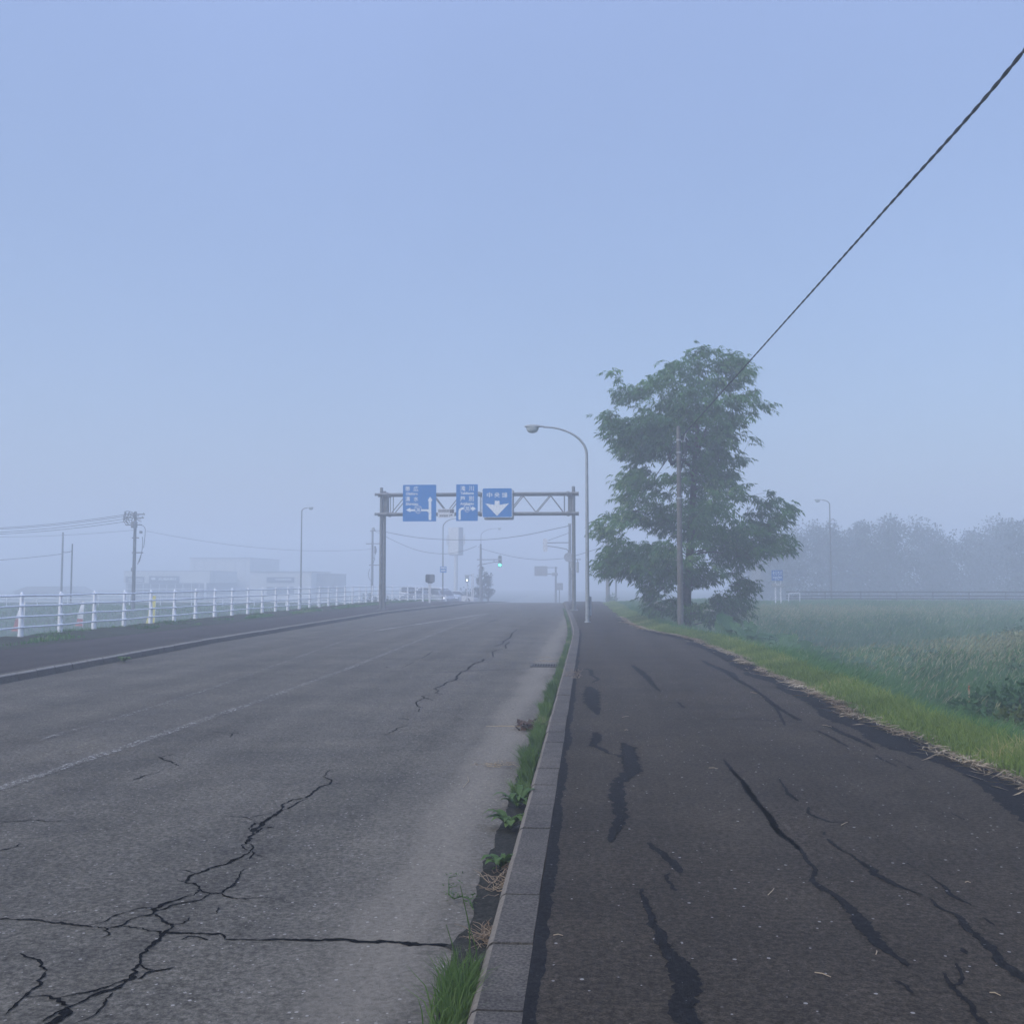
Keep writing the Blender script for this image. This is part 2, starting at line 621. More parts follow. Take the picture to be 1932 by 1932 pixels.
def ribbon(mb, pts, mi, zf, dz, seed=0, rag=.12, sub=.03, wmin=.002, jit=.0):
    """variable-width ragged strip on the ground; pts = (x, y, width)"""
    rnd = random.Random(seed)
    P = []
    for (a, b) in zip(pts, pts[1:]):
        L_ = math.hypot(b[0] - a[0], b[1] - a[1])
        n = max(1, min(60, int(L_ / sub)))
        for k in range(n):
            t = k / n
            P.append((a[0] + (b[0] - a[0]) * t, a[1] + (b[1] - a[1]) * t, a[2] + (b[2] - a[2]) * t))
    P.append(pts[-1])
    if len(P) < 2:
        return
    vs = []
    for i, (x, y, w) in enumerate(P):
        a, b = P[max(0, i - 1)], P[min(len(P) - 1, i + 1)]
        tx, ty = b[0] - a[0], b[1] - a[1]
        l = math.hypot(tx, ty) or 1
        nx, ny = -ty / l, tx / l
        j = jit * (mnoise.noise(Vector((x * 9, y * 9, seed))) + .6 * mnoise.noise(Vector((x * 31, y * 31, seed + 5))) + .45 * mnoise.noise(Vector((x * 75, y * 75, seed + 3))))
        taper = 1.0 if 0 < i < len(P) - 1 else .15
        wl = max(wmin, w * taper * (.5 + rag * (rnd.random() - .5) * min(2, .03 / (w + .004)) + rag * (1.1 * mnoise.noise(Vector((x * 11, y * 11, seed + 2))) + .8 * mnoise.noise(Vector((x * 38, y * 38, seed + 6))))))
        wr = max(wmin, w * taper * (.5 + rag * (rnd.random() - .5) * min(2, .03 / (w + .004)) + rag * (1.1 * mnoise.noise(Vector((x * 11, y * 11, seed + 9))) + .8 * mnoise.noise(Vector((x * 38, y * 38, seed + 4))))))
        for sgn, ww in ((1, wl), (-1, wr)):
            px, py = x + nx * (j + sgn * ww), y + ny * (j + sgn * ww)
            vs.append((px, py, zf(py) + dz))
    fs = [(2 * i, 2 * i + 1, 2 * i + 3, 2 * i + 2) for i in range(len(P) - 1)]
    mb.add(vs, fs, mi)


def traced(zid, pts, z):
    out = []
    s = ZOOMS[zid][2] * K
    for (x, y, w) in pts:
        p = onz(*zp(zid, x, y), z)
        d = (p - EYE).length
        out.append((p.x, p.y, w * s * d / F))
    return out


road_z = lambda y: base(y) - .14
rm = grid_sheet('road', lambda y: list(np.linspace(kl(y) - .12, kr(y) - .2, 10)), ysr, lambda x, y: road_z(y), None)

CRACKS = {'A': [
    [(1820, 110, 3), (1785, 150, 5), (1830, 165, 6), (1825, 188, 9), (1760, 205, 9), (1715, 250, 10), (1690, 265, 9), (1620, 275, 8), (1555, 300, 8), (1560, 325, 10), (1520, 355, 13), (1460, 395, 15), (1420, 430, 18), (1385, 470, 17), (1370, 500, 15), (1335, 522, 9)],
    [(1835, 188, 6), (1915, 180, 2)], [(1700, 268, 5), (1640, 290, 6), (1610, 315, 7), (1570, 330, 5)],
    [(1500, 365, 7), (1440, 410, 7), (1400, 400, 6), (1385, 440, 7)], [(1515, 425, 4), (1450, 430, 8), (1410, 460, 7)],
    [(1500, 350, 4), (1360, 372, 5), (1265, 365, 2)], [(1360, 372, 4), (1405, 387, 3)],
    [(1335, 522, 7), (1345, 545, 6), (1385, 560, 6), (1392, 525, 5), (1370, 515, 4)],
    [(1385, 560, 7), (1330, 590, 9), (1250, 628, 13), (1150, 655, 11), (1085, 685, 15), (1050, 700, 13), (1030, 730, 11), (1085, 750, 9), (1105, 770, 7), (1060, 800, 7), (980, 830, 9), (900, 855, 20), (845, 880, 19), (840, 905, 11), (760, 925, 7), (660, 970, 7), (590, 985, 8), (480, 968, 7), (390, 960, 9), (230, 945, 10), (100, 932, 10), (-60, 935, 9)],
    [(1385, 560, 6), (1390, 590, 7), (1365, 607, 4)], [(1390, 580, 5), (1455, 590, 2)], [(1085, 685, 5), (1000, 660, 2)], [(1030, 730, 5), (975, 713, 2)],
    [(1105, 770, 7), (1165, 795, 8), (1230, 792, 9), (1275, 755, 9), (1300, 710, 8), (1325, 685, 7), (1370, 655, 3)],
    [(1230, 792, 6), (1250, 812, 7), (1310, 820, 4), (1500, 815, 3)], [(1165, 795, 6), (1100, 828, 7), (1030, 838, 7), (950, 855, 8), (880, 885, 9)],
    [(845, 905, 9), (880, 920, 9), (905, 945, 9), (950, 962, 10), (955, 985, 11), (910, 1015, 16), (880, 1045, 13), (840, 1085, 13), (790, 1130, 13), (770, 1180, 14), (745, 1225, 13), (720, 1265, 19), (640, 1310, 17), (560, 1340, 14), (480, 1375, 12), (400, 1415, 14), (365, 1425, 26), (360, 1465, 34), (320, 1490, 30), (260, 1520, 22), (180, 1560, 16)],
    [(955, 970, 6), (1010, 955, 6), (1050, 925, 4)], [(910, 1015, 11), (820, 1000, 9), (780, 985, 6), (660, 975, 3)],
    [(910, 1015, 13), (980, 1010, 11), (1100, 1015, 8), (1230, 1022, 9), (1245, 1045, 7), (1420, 1045, 9), (1540, 1050, 11), (1700, 1050, 11), (1932, 1047, 13)],
    [(845, 870, 7), (740, 880, 5), (640, 910, 5), (590, 940, 5), (480, 968, 4)], [(745, 1265, 8), (830, 1225, 12), (880, 1215, 8), (965, 1198, 3)],
    [(780, 1180, 5), (800, 1205, 6), (840, 1220, 14)], [(720, 1265, 7), (640, 1290, 6), (500, 1335, 7), (400, 1355, 7), (330, 1370, 6)],
    [(115, 1122, 4), (150, 1140, 6), (205, 1150, 7), (230, 1185, 8), (265, 1215, 9), (250, 1240, 10), (210, 1275, 11), (215, 1300, 9), (170, 1320, 10), (150, 1355, 9), (85, 1400, 10), (30, 1460, 6)],
    [(150, 1360, 5), (270, 1362, 6), (320, 1375, 8), (350, 1395, 9), (365, 1415, 9)], [(590, 985, 7), (570, 1000, 6), (595, 1020, 5), (570, 1035, 3)],
    [(-40, 399, 5), (120, 392, 6), (180, 385, 6), (260, 393, 5), (370, 395, 2)], [(-20, 560, 4), (90, 535, 5), (103, 518, 3)],
    [(975, 20, 2), (880, 40, 6), (905, 55, 5), (945, 65, 6), (990, 88, 3)], [(895, 118, 3), (850, 130, 5), (780, 148, 6), (725, 168, 3)],
    [(620, 1340, 4), (570, 1410, 5), (530, 1460, 3), (420, 1510, 4)], [(1000, 1050, 3), (1040, 1030, 5), (1160, 1045, 4)], [(1205, 870, 4), (1195, 905, 3)],
    [(365, 1425, 10), (300, 1450, 7), (240, 1500, 5)]],
    'B': [[(0, 1335, 12), (270, 1330, 16), (520, 1350, 26), (780, 1360, 36), (960, 1372, 30), (1080, 1380, 34)]],
    7: [[(1075, 190, 4), (1045, 212, 6), (1030, 245, 7), (990, 265, 7), (985, 280, 6), (930, 300, 5)], [(1030, 270, 6), (1000, 290, 6), (1005, 312, 6), (960, 318, 5), (915, 335, 6), (925, 370, 6)],
        [(865, 380, 9), (850, 395, 10), (800, 410, 9), (765, 435, 7), (760, 450, 6), (715, 465, 6), (690, 490, 8), (685, 515, 8), (620, 530, 7), (600, 550, 6), (540, 570, 7), (570, 585, 6), (550, 600, 5), (600, 608, 5)],
        [(520, 610, 3), (460, 620, 5), (485, 630, 6), (535, 648, 6)], [(485, 630, 6), (425, 658, 6), (430, 685, 6), (470, 695, 5)], [(450, 700, 5), (430, 720, 4)],
        [(310, 763, 7), (350, 765, 11), (385, 770, 4)], [(370, 810, 4), (300, 825, 7), (295, 840, 7), (220, 870, 3)],
        [(30, 378, 3), (380, 383, 5), (760, 395, 4), (860, 400, 4), (1050, 403, 3), (1200, 408, 4)], [(530, 330, 3), (500, 355, 6), (460, 375, 4)], [(410, 400, 3), (330, 440, 3)],
        [(1175, 110, 2), (1150, 130, 4)], [(960, 120, 3), (890, 145, 4)], [(0, 523, 3), (110, 523, 4)], [(235, 430, 6), (242, 437, 6)], [(1040, 703, 5), (1055, 707, 5)]],
    8: [[(1170, 592, 2), (1285, 597, 5), (1430, 600, 2)], [(1285, 600, 5), (1270, 622, 4)]]}
sd = 0
for zid, lines in CRACKS.items():
    for ln in lines:
        sd += 1
        tr = traced(zid, ln, -.14)
        ribbon(rm, [(x, y, w * 1.3 + .002) for x, y, w in tr], 1, road_z, .004, sd, rag=.5, sub=.02, jit=.02, wmin=.0018)
# the wide streak of darker asphalt, the gutter soil with its ragged edge
ribbon(rm, traced(7, [(485, 476, 6), (560, 470, 22), (700, 460, 36), (850, 452, 40), (1000, 448, 26), (1180, 442, 14)], -.14), 2, road_z, .003, 900, rag=.1, sub=.2)
gut = []
for (x, y) in [(940, 1950), (960, 1830), (1030, 1640), (1060, 1520), (1075, 1420), (1020, 1385), (1100, 1330), (1190, 1230), (1225, 1080), (1240, 970), (1280, 870), (1285, 790), (1360, 690), (1370, 600), (1420, 520), (1450, 430), (1490, 290), (1540, 150), (1560, 60)]:
    p = onz(*zp('B', x, y), -.14)
    gut.append((p.x, p.y))
gut = [(gut[0][0], 1.5)] + gut
gut += [(kr(y) - .36 - .03 * math.sin(y * 3), y) for y in np.arange(gut[-1][1] + .7, 60, .7)]
gv = []
for i, ((x0, y0), (x1, y1)) in enumerate(zip(gut, gut[1:])):
    n = max(1, int(abs(y1 - y0) / .05))
    for k in range(n):
        t = k / n
        x, y = x0 + (x1 - x0) * t, y0 + (y1 - y0) * t
        x += .018 * mnoise.noise(Vector((x * 20, y * 20, 1))) + .01 * mnoise.noise(Vector((x * 60, y * 60, 4)))
        gv.append((x, y))
gv.sort(key=lambda p: p[1])
vv = []
for x, y in gv:
    vv += [(min(x, kr(y) - .24), y, road_z(y) + .006), (kr(y) - .2, y, road_z(y) + .006)]
rm.add(vv, [(2 * i, 2 * i + 1, 2 * i + 3, 2 * i + 2) for i in range(len(gv) - 1)], 3)


def px_line(pts, w, mi, z=-.14):
    L_ = []
    for x, y in pts:
        p = onz(x, y, z)
        L_.append((p.x, p.y, w))
    ribbon(rm, L_, mi, road_z, .0035, 50 + mi, rag=.03, sub=.5)


px_line([(-60, 1508), (0, 1487), (240, 1408), (480, 1325), (663, 1259), (800, 1204), (918, 1158)], .13, 4)
px_line([(60, 1402), (96, 1390), (260, 1343), (403, 1297), (598, 1227), (690, 1194)], .1, 5)
px_line([(705, 1190.5), (839, 1170), (925, 1157)], .15, 6)
px_line([(925, 1160), (975, 1142)], .11, 5)
px_line([(660, 1165.5), (690, 1163.5)], .3, 6)
px_line([(780, 1154.5), (808, 1154)], .3, 6)
px_line([(905, 1147.7), (920, 1147.4)], .4, 6)
px_line([(855, 1158.8), (868, 1158.2)], .25, 6)
road = kind(rm.build('road', [M['road'], M['crack'], M['dark_streak'], M['moss'], M['paint'], M['paint2'], M['paint_new']]), 'structure')

# right pavement with its sealed cracks and black edge
walk_z = lambda y: base(y)
wm = grid_sheet('pavement', lambda y: list(np.linspace(kr(y) + .0, er(y) + .05, 8)), list(np.r_[-10:60:.5, 60:170:2.0]), lambda x, y: walk_z(y), None)
PATCH = {'C': [
    [(315, 97, 20), (340, 105, 20), (345, 130, 16), (380, 152, 14), (345, 170, 8)], [(330, 190, 30), (345, 215, 66), (345, 255, 72), (350, 290, 60), (370, 315, 36), (375, 335, 14)],
    [(365, 425, 26), (375, 450, 46), (360, 480, 42), (350, 495, 30), (385, 505, 24), (410, 520, 30), (425, 533, 12), (462, 540, 12), (500, 556, 26)],
    [(505, 480, 16), (535, 505, 60), (540, 540, 72), (545, 580, 78), (560, 625, 80), (530, 650, 74), (490, 680, 60), (470, 720, 60), (480, 760, 66), (490, 810, 68), (495, 860, 58), (480, 910, 52), (455, 945, 42), (440, 995, 16)],
    [(630, 996, 10), (665, 1025, 28), (710, 1055, 38), (750, 1090, 36), (790, 1120, 40), (805, 1155, 14)], [(750, 1155, 8), (728, 1165, 10), (740, 1195, 15), (765, 1225, 15), (782, 1247, 8)],
    [(610, 1235, 8), (598, 1260, 14), (630, 1320, 26), (655, 1390, 28), (675, 1440, 36), (690, 1490, 50), (730, 1560, 56), (790, 1610, 84), (820, 1660, 116), (835, 1720, 124), (830, 1780, 116), (805, 1840, 106), (830, 1900, 100), (870, 1970, 84)],
    [(555, 80, 14), (595, 110, 34), (625, 135, 34), (650, 165, 26), (670, 190, 20), (700, 215, 6)], [(730, 355, 4), (1000, 357, 6), (1200, 360, 6), (1430, 375, 5)],
    [(920, 55, 14), (960, 80, 30), (985, 90, 14)], [(985, 88, 26), (1060, 120, 44), (1090, 150, 26), (1180, 200, 18), (1250, 250, 14), (1340, 320, 18), (1425, 365, 24)],
    [(790, 270, 10), (825, 300, 12)], [(1240, 255, 8), (1300, 300, 14), (1345, 390, 8)],
    [(1028, 566, 6), (1045, 595, 17), (1085, 640, 15), (1125, 680, 17), (1160, 740, 30), (1210, 800, 17), (1255, 850, 21), (1285, 905, 29), (1310, 945, 21), (1370, 980, 15), (1425, 1035, 19)],
    [(1310, 665, 4), (1350, 720, 7), (1360, 745, 10), (1410, 780, 8)], [(330, 36, 8), (430, 40, 16), (650, 38, 6), (900, 36, 5)]],
    'D': [
    [(40, 290, 16), (55, 310, 17), (120, 370, 18), (165, 450, 34), (230, 530, 26), (300, 600, 30), (320, 660, 38), (370, 720, 26), (450, 770, 18), (510, 840, 20), (540, 895, 21), (590, 935, 18), (570, 975, 18), (560, 1010, 28), (620, 1055, 38), (700, 1095, 34), (780, 1155, 48), (850, 1230, 66), (900, 1300, 86), (960, 1380, 78), (1010, 1430, 58), (1090, 1490, 34), (1150, 1530, 24), (1192, 1562, 10)],
    [(540, 530, 5), (530, 570, 14), (610, 605, 15), (680, 628, 15), (820, 632, 3)], [(390, 430, 7), (430, 455, 9), (470, 495, 6)], [(655, 690, 8), (635, 712, 8)], [(660, 735, 10), (710, 780, 16), (750, 810, 12), (800, 830, 6), (860, 875, 12), (930, 920, 34), (980, 965, 42), (1050, 1010, 36), (1140, 1050, 19), (1220, 1080, 11), (1290, 1098, 7)],
    [(1320, 1120, 8), (1390, 1185, 18), (1480, 1220, 12), (1530, 1255, 28), (1550, 1300, 38), (1620, 1360, 34), (1700, 1420, 44), (1740, 1480, 48), (1800, 1540, 48), (1850, 1580, 54), (1900, 1620, 50), (2000, 1690, 40)],
    [(1310, 970, 5), (1370, 1015, 10), (1430, 1060, 17), (1470, 1110, 23), (1540, 1140, 10), (1590, 1165, 10)], [(1180, 890, 5), (1210, 915, 5)], [(1465, 568, 5), (1550, 615, 6)], [(1175, 265, 10), (1215, 290, 8)], [(970, 195, 9), (1020, 225, 13), (1110, 268, 7)], [(1040, 205, 4), (1150, 245, 4)],
    [(660, 0, 20), (750, 50, 42), (850, 90, 38), (970, 155, 12)], [(590, 34, 12), (700, 85, 21), (740, 110, 19), (800, 142, 8)], [(1490, 1540, 9), (1530, 1630, 12), (1520, 1670, 12), (1470, 1690, 13)],
    [(1405, 1600, 6), (1470, 1690, 17), (1520, 1750, 19), (1600, 1820, 23), (1610, 1870, 19), (1660, 1915, 34), (1730, 1980, 26)], [(1095, 1650, 10), (1150, 1680, 21), (1207, 1737, 8)], [(1520, 1440, 10), (1550, 1475, 28), (1575, 1465, 8)], [(1665, 1245, 4), (1740, 1295, 11)]]}
for zid, lines in PATCH.items():
    for ln in lines:
        sd += 1
        ribbon(wm, [(x, y, w * 1.06 + .007) for x, y, w in traced(zid, ln, 0.)], 1, walk_z, .0035, sd, rag=.26, sub=.016, jit=.01)
# black joint along the kerb and mossy black margin along the grass
gv = []
for y in np.arange(2, 34, .03):
    w_ = .065 + .045 * mnoise.noise(Vector((0, y * 1.1, 2))) + .022 * mnoise.noise(Vector((0, y * 7, 5))) + .014 * mnoise.noise(Vector((0, y * 23, 8)))
    gv += [(kr(y) + .002, y, walk_z(y) + .0028), (kr(y) + max(.01, w_), y, walk_z(y) + .0028)]
wm.add(gv, [(2 * i, 2 * i + 1, 2 * i + 3, 2 * i + 2) for i in range(len(gv) // 2 - 1)], 1)
jt = [(er(y) - .16 - .1 * mnoise.noise(Vector((3, y * .5, 2))), y, .42 + .28 * mnoise.noise(Vector((0, y * .7, 5)))) for y in np.arange(3, 34, .2)]
ribbon(wm, jt, 1, walk_z, .003, 2, rag=.12, sub=.06)
pavement = kind(wm.build('pavement', [M['walk'], M['patch']]), 'structure')

lm = grid_sheet('pavement_left', lambda y: list(np.linspace(kl(y) - .14, VL - .1, 6)), ysr, lambda x, y: base(y) - .006, None)
pavement_l = kind(lm.build('pavement', M['walk_left']), 'structure')

# mossy verge under the railing
vm = grid_sheet('verge', lambda y: [VL + .12, VL, VL - .35, VL - .8, FX + .15, FX - .2, FX - .45], list(np.arange(-6, 96, .5)),
                lambda x, y: base(y) + (-.05 if x > VL + .05 else .012 if x > VL - .1 else (.03 + .11 * sstep(VL - .2, VL - .9, x) if x > FX - .4 else -.35))
                + .05 * mnoise.noise(Vector((x * 1.7, y * 1.1, 0))) * (1 if x < VL else 0), None)
verge = kind(vm.build('verge', M['verge'], smooth=True), 'structure')


def kerb(name, edge, sgn, lip):
    """row of stones; edge(y) = road foot; sgn = +1 when the pavement lies to the right"""
    mb = MB()
    y = -6.0
    while y < 120:
        L_ = .71
        y1 = y + L_ - .02
        dz = random.uniform(-.004, .004)
        dx = random.uniform(-.005, .005)
        prof = [(0, -.3), (0, -.03), (.035, .108), (.048, .128), (.066, .137), (.24, .137), (.24, -.3)]
        vs = []
        for yy in (y, y1):
            for px, pz in prof:
                vs.append((edge(yy) + sgn * (px + dx), yy, base(yy) - .14 + .145 / .137 * max(pz, -.3) + dz))
        n = len(prof)
        fs = [(i, i + 1, n + i + 1, n + i) for i in range(n - 1)]
        mats_ = [0] * len(fs)
        mats_[2] = mats_[3] = 1
        if sgn > 0:
            fs = [tuple(reversed(f)) for f in fs]
        fs += [tuple(range(n)), tuple(range(2 * n - 1, n - 1, -1))]
        mats_ += [0, 0]
        o = len(mb.v)
        mb.v += vs
        mb.f += [tuple(i + o for i in f) for f in fs]
        mb.m += mats_
        y += L_
    # mortar bed that closes the joints
    ys = list(np.r_[-6:120:1.0])
    n = 3
    prof = [(.04, -.3), (.09, .03), (.235, .05)]
    vs = [(edge(yy) + sgn * px, yy, base(yy) - .14 + pz) for yy in ys for px, pz in prof]
    mb.add(vs, [(i * n + j, i * n + j + 1, (i + 1) * n + j + 1, (i + 1) * n + j) for i in range(len(ys) - 1) for j in range(n - 1)], 2)
    return kind(mb.build(name, [M['kerb'], lip, M['crack']]), 'structure')


kerb('kerb', lambda y: kr(y) - .24, 1, M['kerb_lip'])
kerb('kerb', lambda y: kl(y), -1, M['kerb_pale'])

# ------------------------------------------------------------------ grass
def blades(name, X, Y, Zf, H, W, lean, mats, az=None, parent=None, midx=None, segs=2, curl=.5):
    n = len(X)
    Z = np.array([Zf(a, b) for a, b in zip(X, Y)]) if callable(Zf) else Zf
    az = rng.uniform(0, 2 * np.pi, n) if az is None else az
    fa = rng.uniform(0, 2 * np.pi, n)
    ls = lean
    dx, dy = np.cos(az) * ls * H, np.sin(az) * ls * H
    wx, wy = np.cos(fa) * W * .5, np.sin(fa) * W * .5
    P = np.zeros((n, 5, 3))
    hm = .55
    P[:, 0] = np.c_[X - wx, Y - wy, Z - .02]
    P[:, 1] = np.c_[X + wx, Y + wy, Z - .02]
    mx, my, mz = X + dx * .35, Y + dy * .35, Z + H * hm
    P[:, 2] = np.c_[mx + wx * .8, my + wy * .8, mz]
    P[:, 3] = np.c_[mx - wx * .8, my - wy * .8, mz]
    P[:, 4] = np.c_[X + dx, Y + dy, Z + H * (1 - curl * np.minimum(ls, 1.2) * .5)]
    idx = np.arange(n)[:, None] * 5
    q = np.c_[idx, idx + 1, idx + 2, idx + 3, ]
    t = np.c_[idx + 3, idx + 2, idx + 4, idx + 4]
    # keep as triangles for a clean mesh
    tri = np.concatenate([q[:, [0, 1, 2]], q[:, [0, 2, 3]], t[:, [0, 1, 2]]])
    return np_mesh(name, P.reshape(-1, 3), tri, 5, mats, parent)


def scatter(n, y0, y1, xf0, xf1, power=1.0):
    u = rng.random(n) ** power
    Y = y0 + (y1 - y0) * u
    a = np.array([xf0(y) for y in Y])
    b = np.array([xf1(y) for y in Y])
    return a + (b - a) * rng.random(n), Y


# mown verge beside the right pavement
X, Y = scatter(95000, 5, 80, lambda y: er(y) - .02, lambda y: er(y) + .88, 1.7)
d = np.array([x - er(y) for x, y in zip(X, Y)])
H = (.05 + .13 * np.clip((d - .12) / .7, 0, 1)) * rng.uniform(.45, 1.75, len(X))
keep = rng.random(len(X)) < np.clip(.12 + d * 2.2, 0, 1)
X, Y, H = X[keep], Y[keep], H[keep]
kind(blades('verge_grass', X, Y, ground_z, H, .007 + .00035 * Y, rng.uniform(.1, .9, len(X)), M['verge_blade']), 'stuff')

# cut straw lying along the pavement edge
n = 9500
X, Y = scatter(n, 5, 46, lambda y: er(y) - .13, lambda y: er(y) + .5, 1.5)
tight = rng.random(n)
X = np.array([er(y) for y in Y]) + np.abs(rng.normal(0, .23, n)) - .12 + (tight > .93) * rng.uniform(-.25, 0, n)
clump = np.array([mnoise.noise(Vector((y * .9, 4, 0))) for y in Y])
k2 = rng.random(n) < np.clip(.55 + clump * 1.3, .1, 1)
X, Y = X[k2], Y[k2]
n = len(X)
an = rng.normal(math.pi / 2 + .4, .9, n)
ln = rng.uniform(.06, .3, n) * (1 + .4 * (rng.random(n) > .9))
wd = .0026 + .0002 * Y
z0 = np.array([max(ground_z(a, b), walk_z(b) if a < er(b) + .05 else -9) for a, b in zip(X, Y)]) + rng.uniform(.006, .035, n)
ux, uy = np.cos(an), np.sin(an)
V_ = np.zeros((n, 4, 3))
V_[:, 0] = np.c_[X - ux * ln / 2, Y - uy * ln / 2, z0]
V_[:, 1] = np.c_[X - uy * wd + ux * .1 * ln, Y + ux * wd + uy * .1 * ln, z0 + .012]
V_[:, 2] = np.c_[X + ux * ln / 2, Y + uy * ln / 2, z0 + rng.uniform(-.003, .03, n)]
V_[:, 3] = np.c_[X + uy * wd, Y - ux * wd, z0 + .004]
i4 = np.arange(n)[:, None] * 4
kind(np_mesh('dry_grass', V_.reshape(-1, 3), np.concatenate([np.c_[i4, i4 + 1, i4 + 2], np.c_[i4, i4 + 2, i4 + 3]]), 4, M['straw']), 'stuff')

# long grass between road and kerb
def kerb_grass(y0, y1, n, h, name, w0=.006, thin=False):
    X, Y = scatter(n, y0, y1, lambda y: kr(y) - .345, lambda y: kr(y) - .235, 1.3)
    cl = np.array([mnoise.noise(Vector((y * 1.1, 9, 0))) + .6 * mnoise.noise(Vector((y * 3.1, 2, 0))) for y in Y])
    H = h * rng.uniform(.45, 1.3, n) * np.clip(.95 + cl * .8, .3, 1.5)
    k = rng.random(n) < np.clip(.9 + cl * (1.1 if thin else .6), .05, 1)
    Z = np.array([road_z(y) for y in Y])[k]
    X, Y, H = X[k], Y[k], H[k]
    return blades(name, X, Y, Z, H, w0 + .0003 * Y, rng.uniform(.1, .75, len(X)), M['kerb_blade'], az=rng.normal(math.pi, 1.1, len(X)))


kind(kerb_grass(8.2, 17, 6000, .15, 'kerb_grass', thin=True), 'stuff')
kind(kerb_grass(17, 62, 5200, .11, 'kerb_grass', thin=True), 'stuff')
# left kerb and verge tufts
X, Y = scatter(16000, 15, 92, lambda y: FX - .3, lambda y: VL + .05, 1.2)
cl = np.array([mnoise.noise(Vector((x * .9, y * .35, 0))) for x, y in zip(X, Y)])
k = cl > -.05
X, Y, cl = X[k], Y[k], cl[k]
kind(blades('verge_grass', X, Y, np.array([base(y) + .08 for y in Y]), (.06 + .12 * np.clip(cl, 0, 1)) * rng.uniform(.6, 1.5, len(X)), .012 + .0004 * Y, rng.uniform(.2, .9, len(X)), M['field_blade']), 'stuff')
# bank and meadow beyond the railing
n = 42000
X = -rng.uniform(0, 1, n) ** .8 * 62 - 15.6
Y = 16 + rng.random(n) ** .8 * 80
kind(blades('meadow_grass', X, Y, ground_z, rng.uniform(.12, .32, n), .03 + .0009 * Y, rng.uniform(.2, .8, n), M['field_blade']), 'stuff')

# tall meadow on the right
def in_view(X, Y, mx=.72):
    return (X < Y * mx + 5)


n = 420000
Y = 5.5 + (rng.random(n) ** 1.35) * 92
X = np.array([er(y) for y in Y]) + .8 + (rng.random(n) ** 1.15) * (np.minimum(Y * .55 + 5, 62))
k = in_view(X, Y)
X, Y = X[k], Y[k]
d = np.array([x - er(y) for x, y in zip(X, Y)])
pat = np.array([mnoise.noise(Vector((x * .22, y * .22, 7))) for x, y in zip(X, Y)])
pat2 = np.array([mnoise.noise(Vector((x * .9, y * .9, 17))) for x, y in zip(X, Y)])
H = np.clip(.3 + .032 * Y, .45, 1) * (.22 + .5 * np.clip((d - .8) / 2.8, 0, 1)) * (1 + .75 * pat + .6 * pat2) * rng.uniform(.55, 1.3, len(X))
H = np.clip(H, .08, 1.3) * np.array([1 - .65 * sstep(70, 84, y) for y in Y])
az = rng.normal(.35, 1.0, len(X))
kind(blades('meadow_grass', X, Y, ground_z, H, .009 + .00038 * Y, rng.uniform(.2, 1.25, len(X)), M['field_blade'], az=az), 'stuff')

# pale seed heads drifting over the meadow
def plumes(n, cx, cy, sx, sy, h0, h1, name='seed_heads'):
    X = rng.normal(cx, sx, n)
    Y = rng.normal(cy, sy, n)
    k = np.array([x - er(y) > 2.0 and y > 7 for x, y in zip(X, Y)])
    X, Y = X[k], Y[k]
    n = len(X)
    H = rng.uniform(h0, h1, n)
    Z = np.array([ground_z(a, b) for a, b in zip(X, Y)]) + H
    W = .004 + .00025 * Y
    L_ = rng.uniform(.06, .15, n)
    az = rng.normal(.3, .7, n)
    lean = rng.uniform(.3, 1.2, n)
    fa = rng.uniform(0, 2 * np.pi, n)
    wx, wy = np.cos(fa) * W, np.sin(fa) * W
    V_ = np.zeros((n, 5, 3))
    ex, ey = np.cos(az) * lean * L_, np.sin(az) * lean * L_
    V_[:, 0] = np.c_[X, Y, Z - L_ * .3]
    V_[:, 1] = np.c_[X + wx + ex * .5, Y + wy + ey * .5, Z + L_ * .35]
    V_[:, 2] = np.c_[X + ex, Y + ey, Z + L_ * .7]
    V_[:, 3] = np.c_[X - wx + ex * .5, Y - wy + ey * .5, Z + L_ * .35]
    V_[:, 4] = np.c_[X - ex * .2, Y - ey * .2, Z - H * .8]
    i = np.arange(n)[:, None] * 5
    return X, V_.reshape(-1, 3), np.concatenate([np.c_[i, i + 1, i + 2], np.c_[i, i + 2, i + 3]])


pv, pf, off = [], [], 0
for a in ((26000, 16, 26, 4.5, 3.2, .55, 1.05), (15000, 24, 29, 6, 3.5, .55, 1.0), (6000, 11, 16, 3, 3, .4, .8), (14000, 8, 58, 7, 5, .65, 1.05), (5000, 30, 64, 12, 6, .6, 1.0)):
    _, v_, f_ = plumes(*a)
    pv.append(v_)
    pf.append(f_ + off)
    off += len(v_)
kind(np_mesh('seed_heads', np.concatenate(pv), np.concatenate(pf), 5, M['plume']), 'stuff')


# ------------------------------------------------------------------ leafy things
def leaf_cloud(P, D, L_, W, droop, crumple=.25):
    """pointed leaves: P (n,3) bases, D (n,3) directions"""
    n = len(P)
    D = D / np.linalg.norm(D, axis=1, keepdims=True)
    up = np.tile([0., 0., 1.], (n, 1)) + rng.normal(0, .45, (n, 3))
    S = np.cross(D, up)
    S /= np.linalg.norm(S, axis=1, keepdims=True) + 1e-9
    L1, W1 = L_[:, None], W[:, None]
    dr = np.c_[np.zeros((n, 2)), -droop * L_]
    A = P
    B = P + D * L1 * .4 + S * W1 * .5 + dr * .15
    C = P + D * L1 * .4 - S * W1 * .5 + dr * .15
    E = P + D * L1 + dr
    V_ = np.stack([A, B, E, C], 1).reshape(-1, 3)
    i = np.arange(n)[:, None] * 4
    return V_, np.concatenate([np.c_[i, i + 1, i + 2], np.c_[i, i + 2, i + 3]])


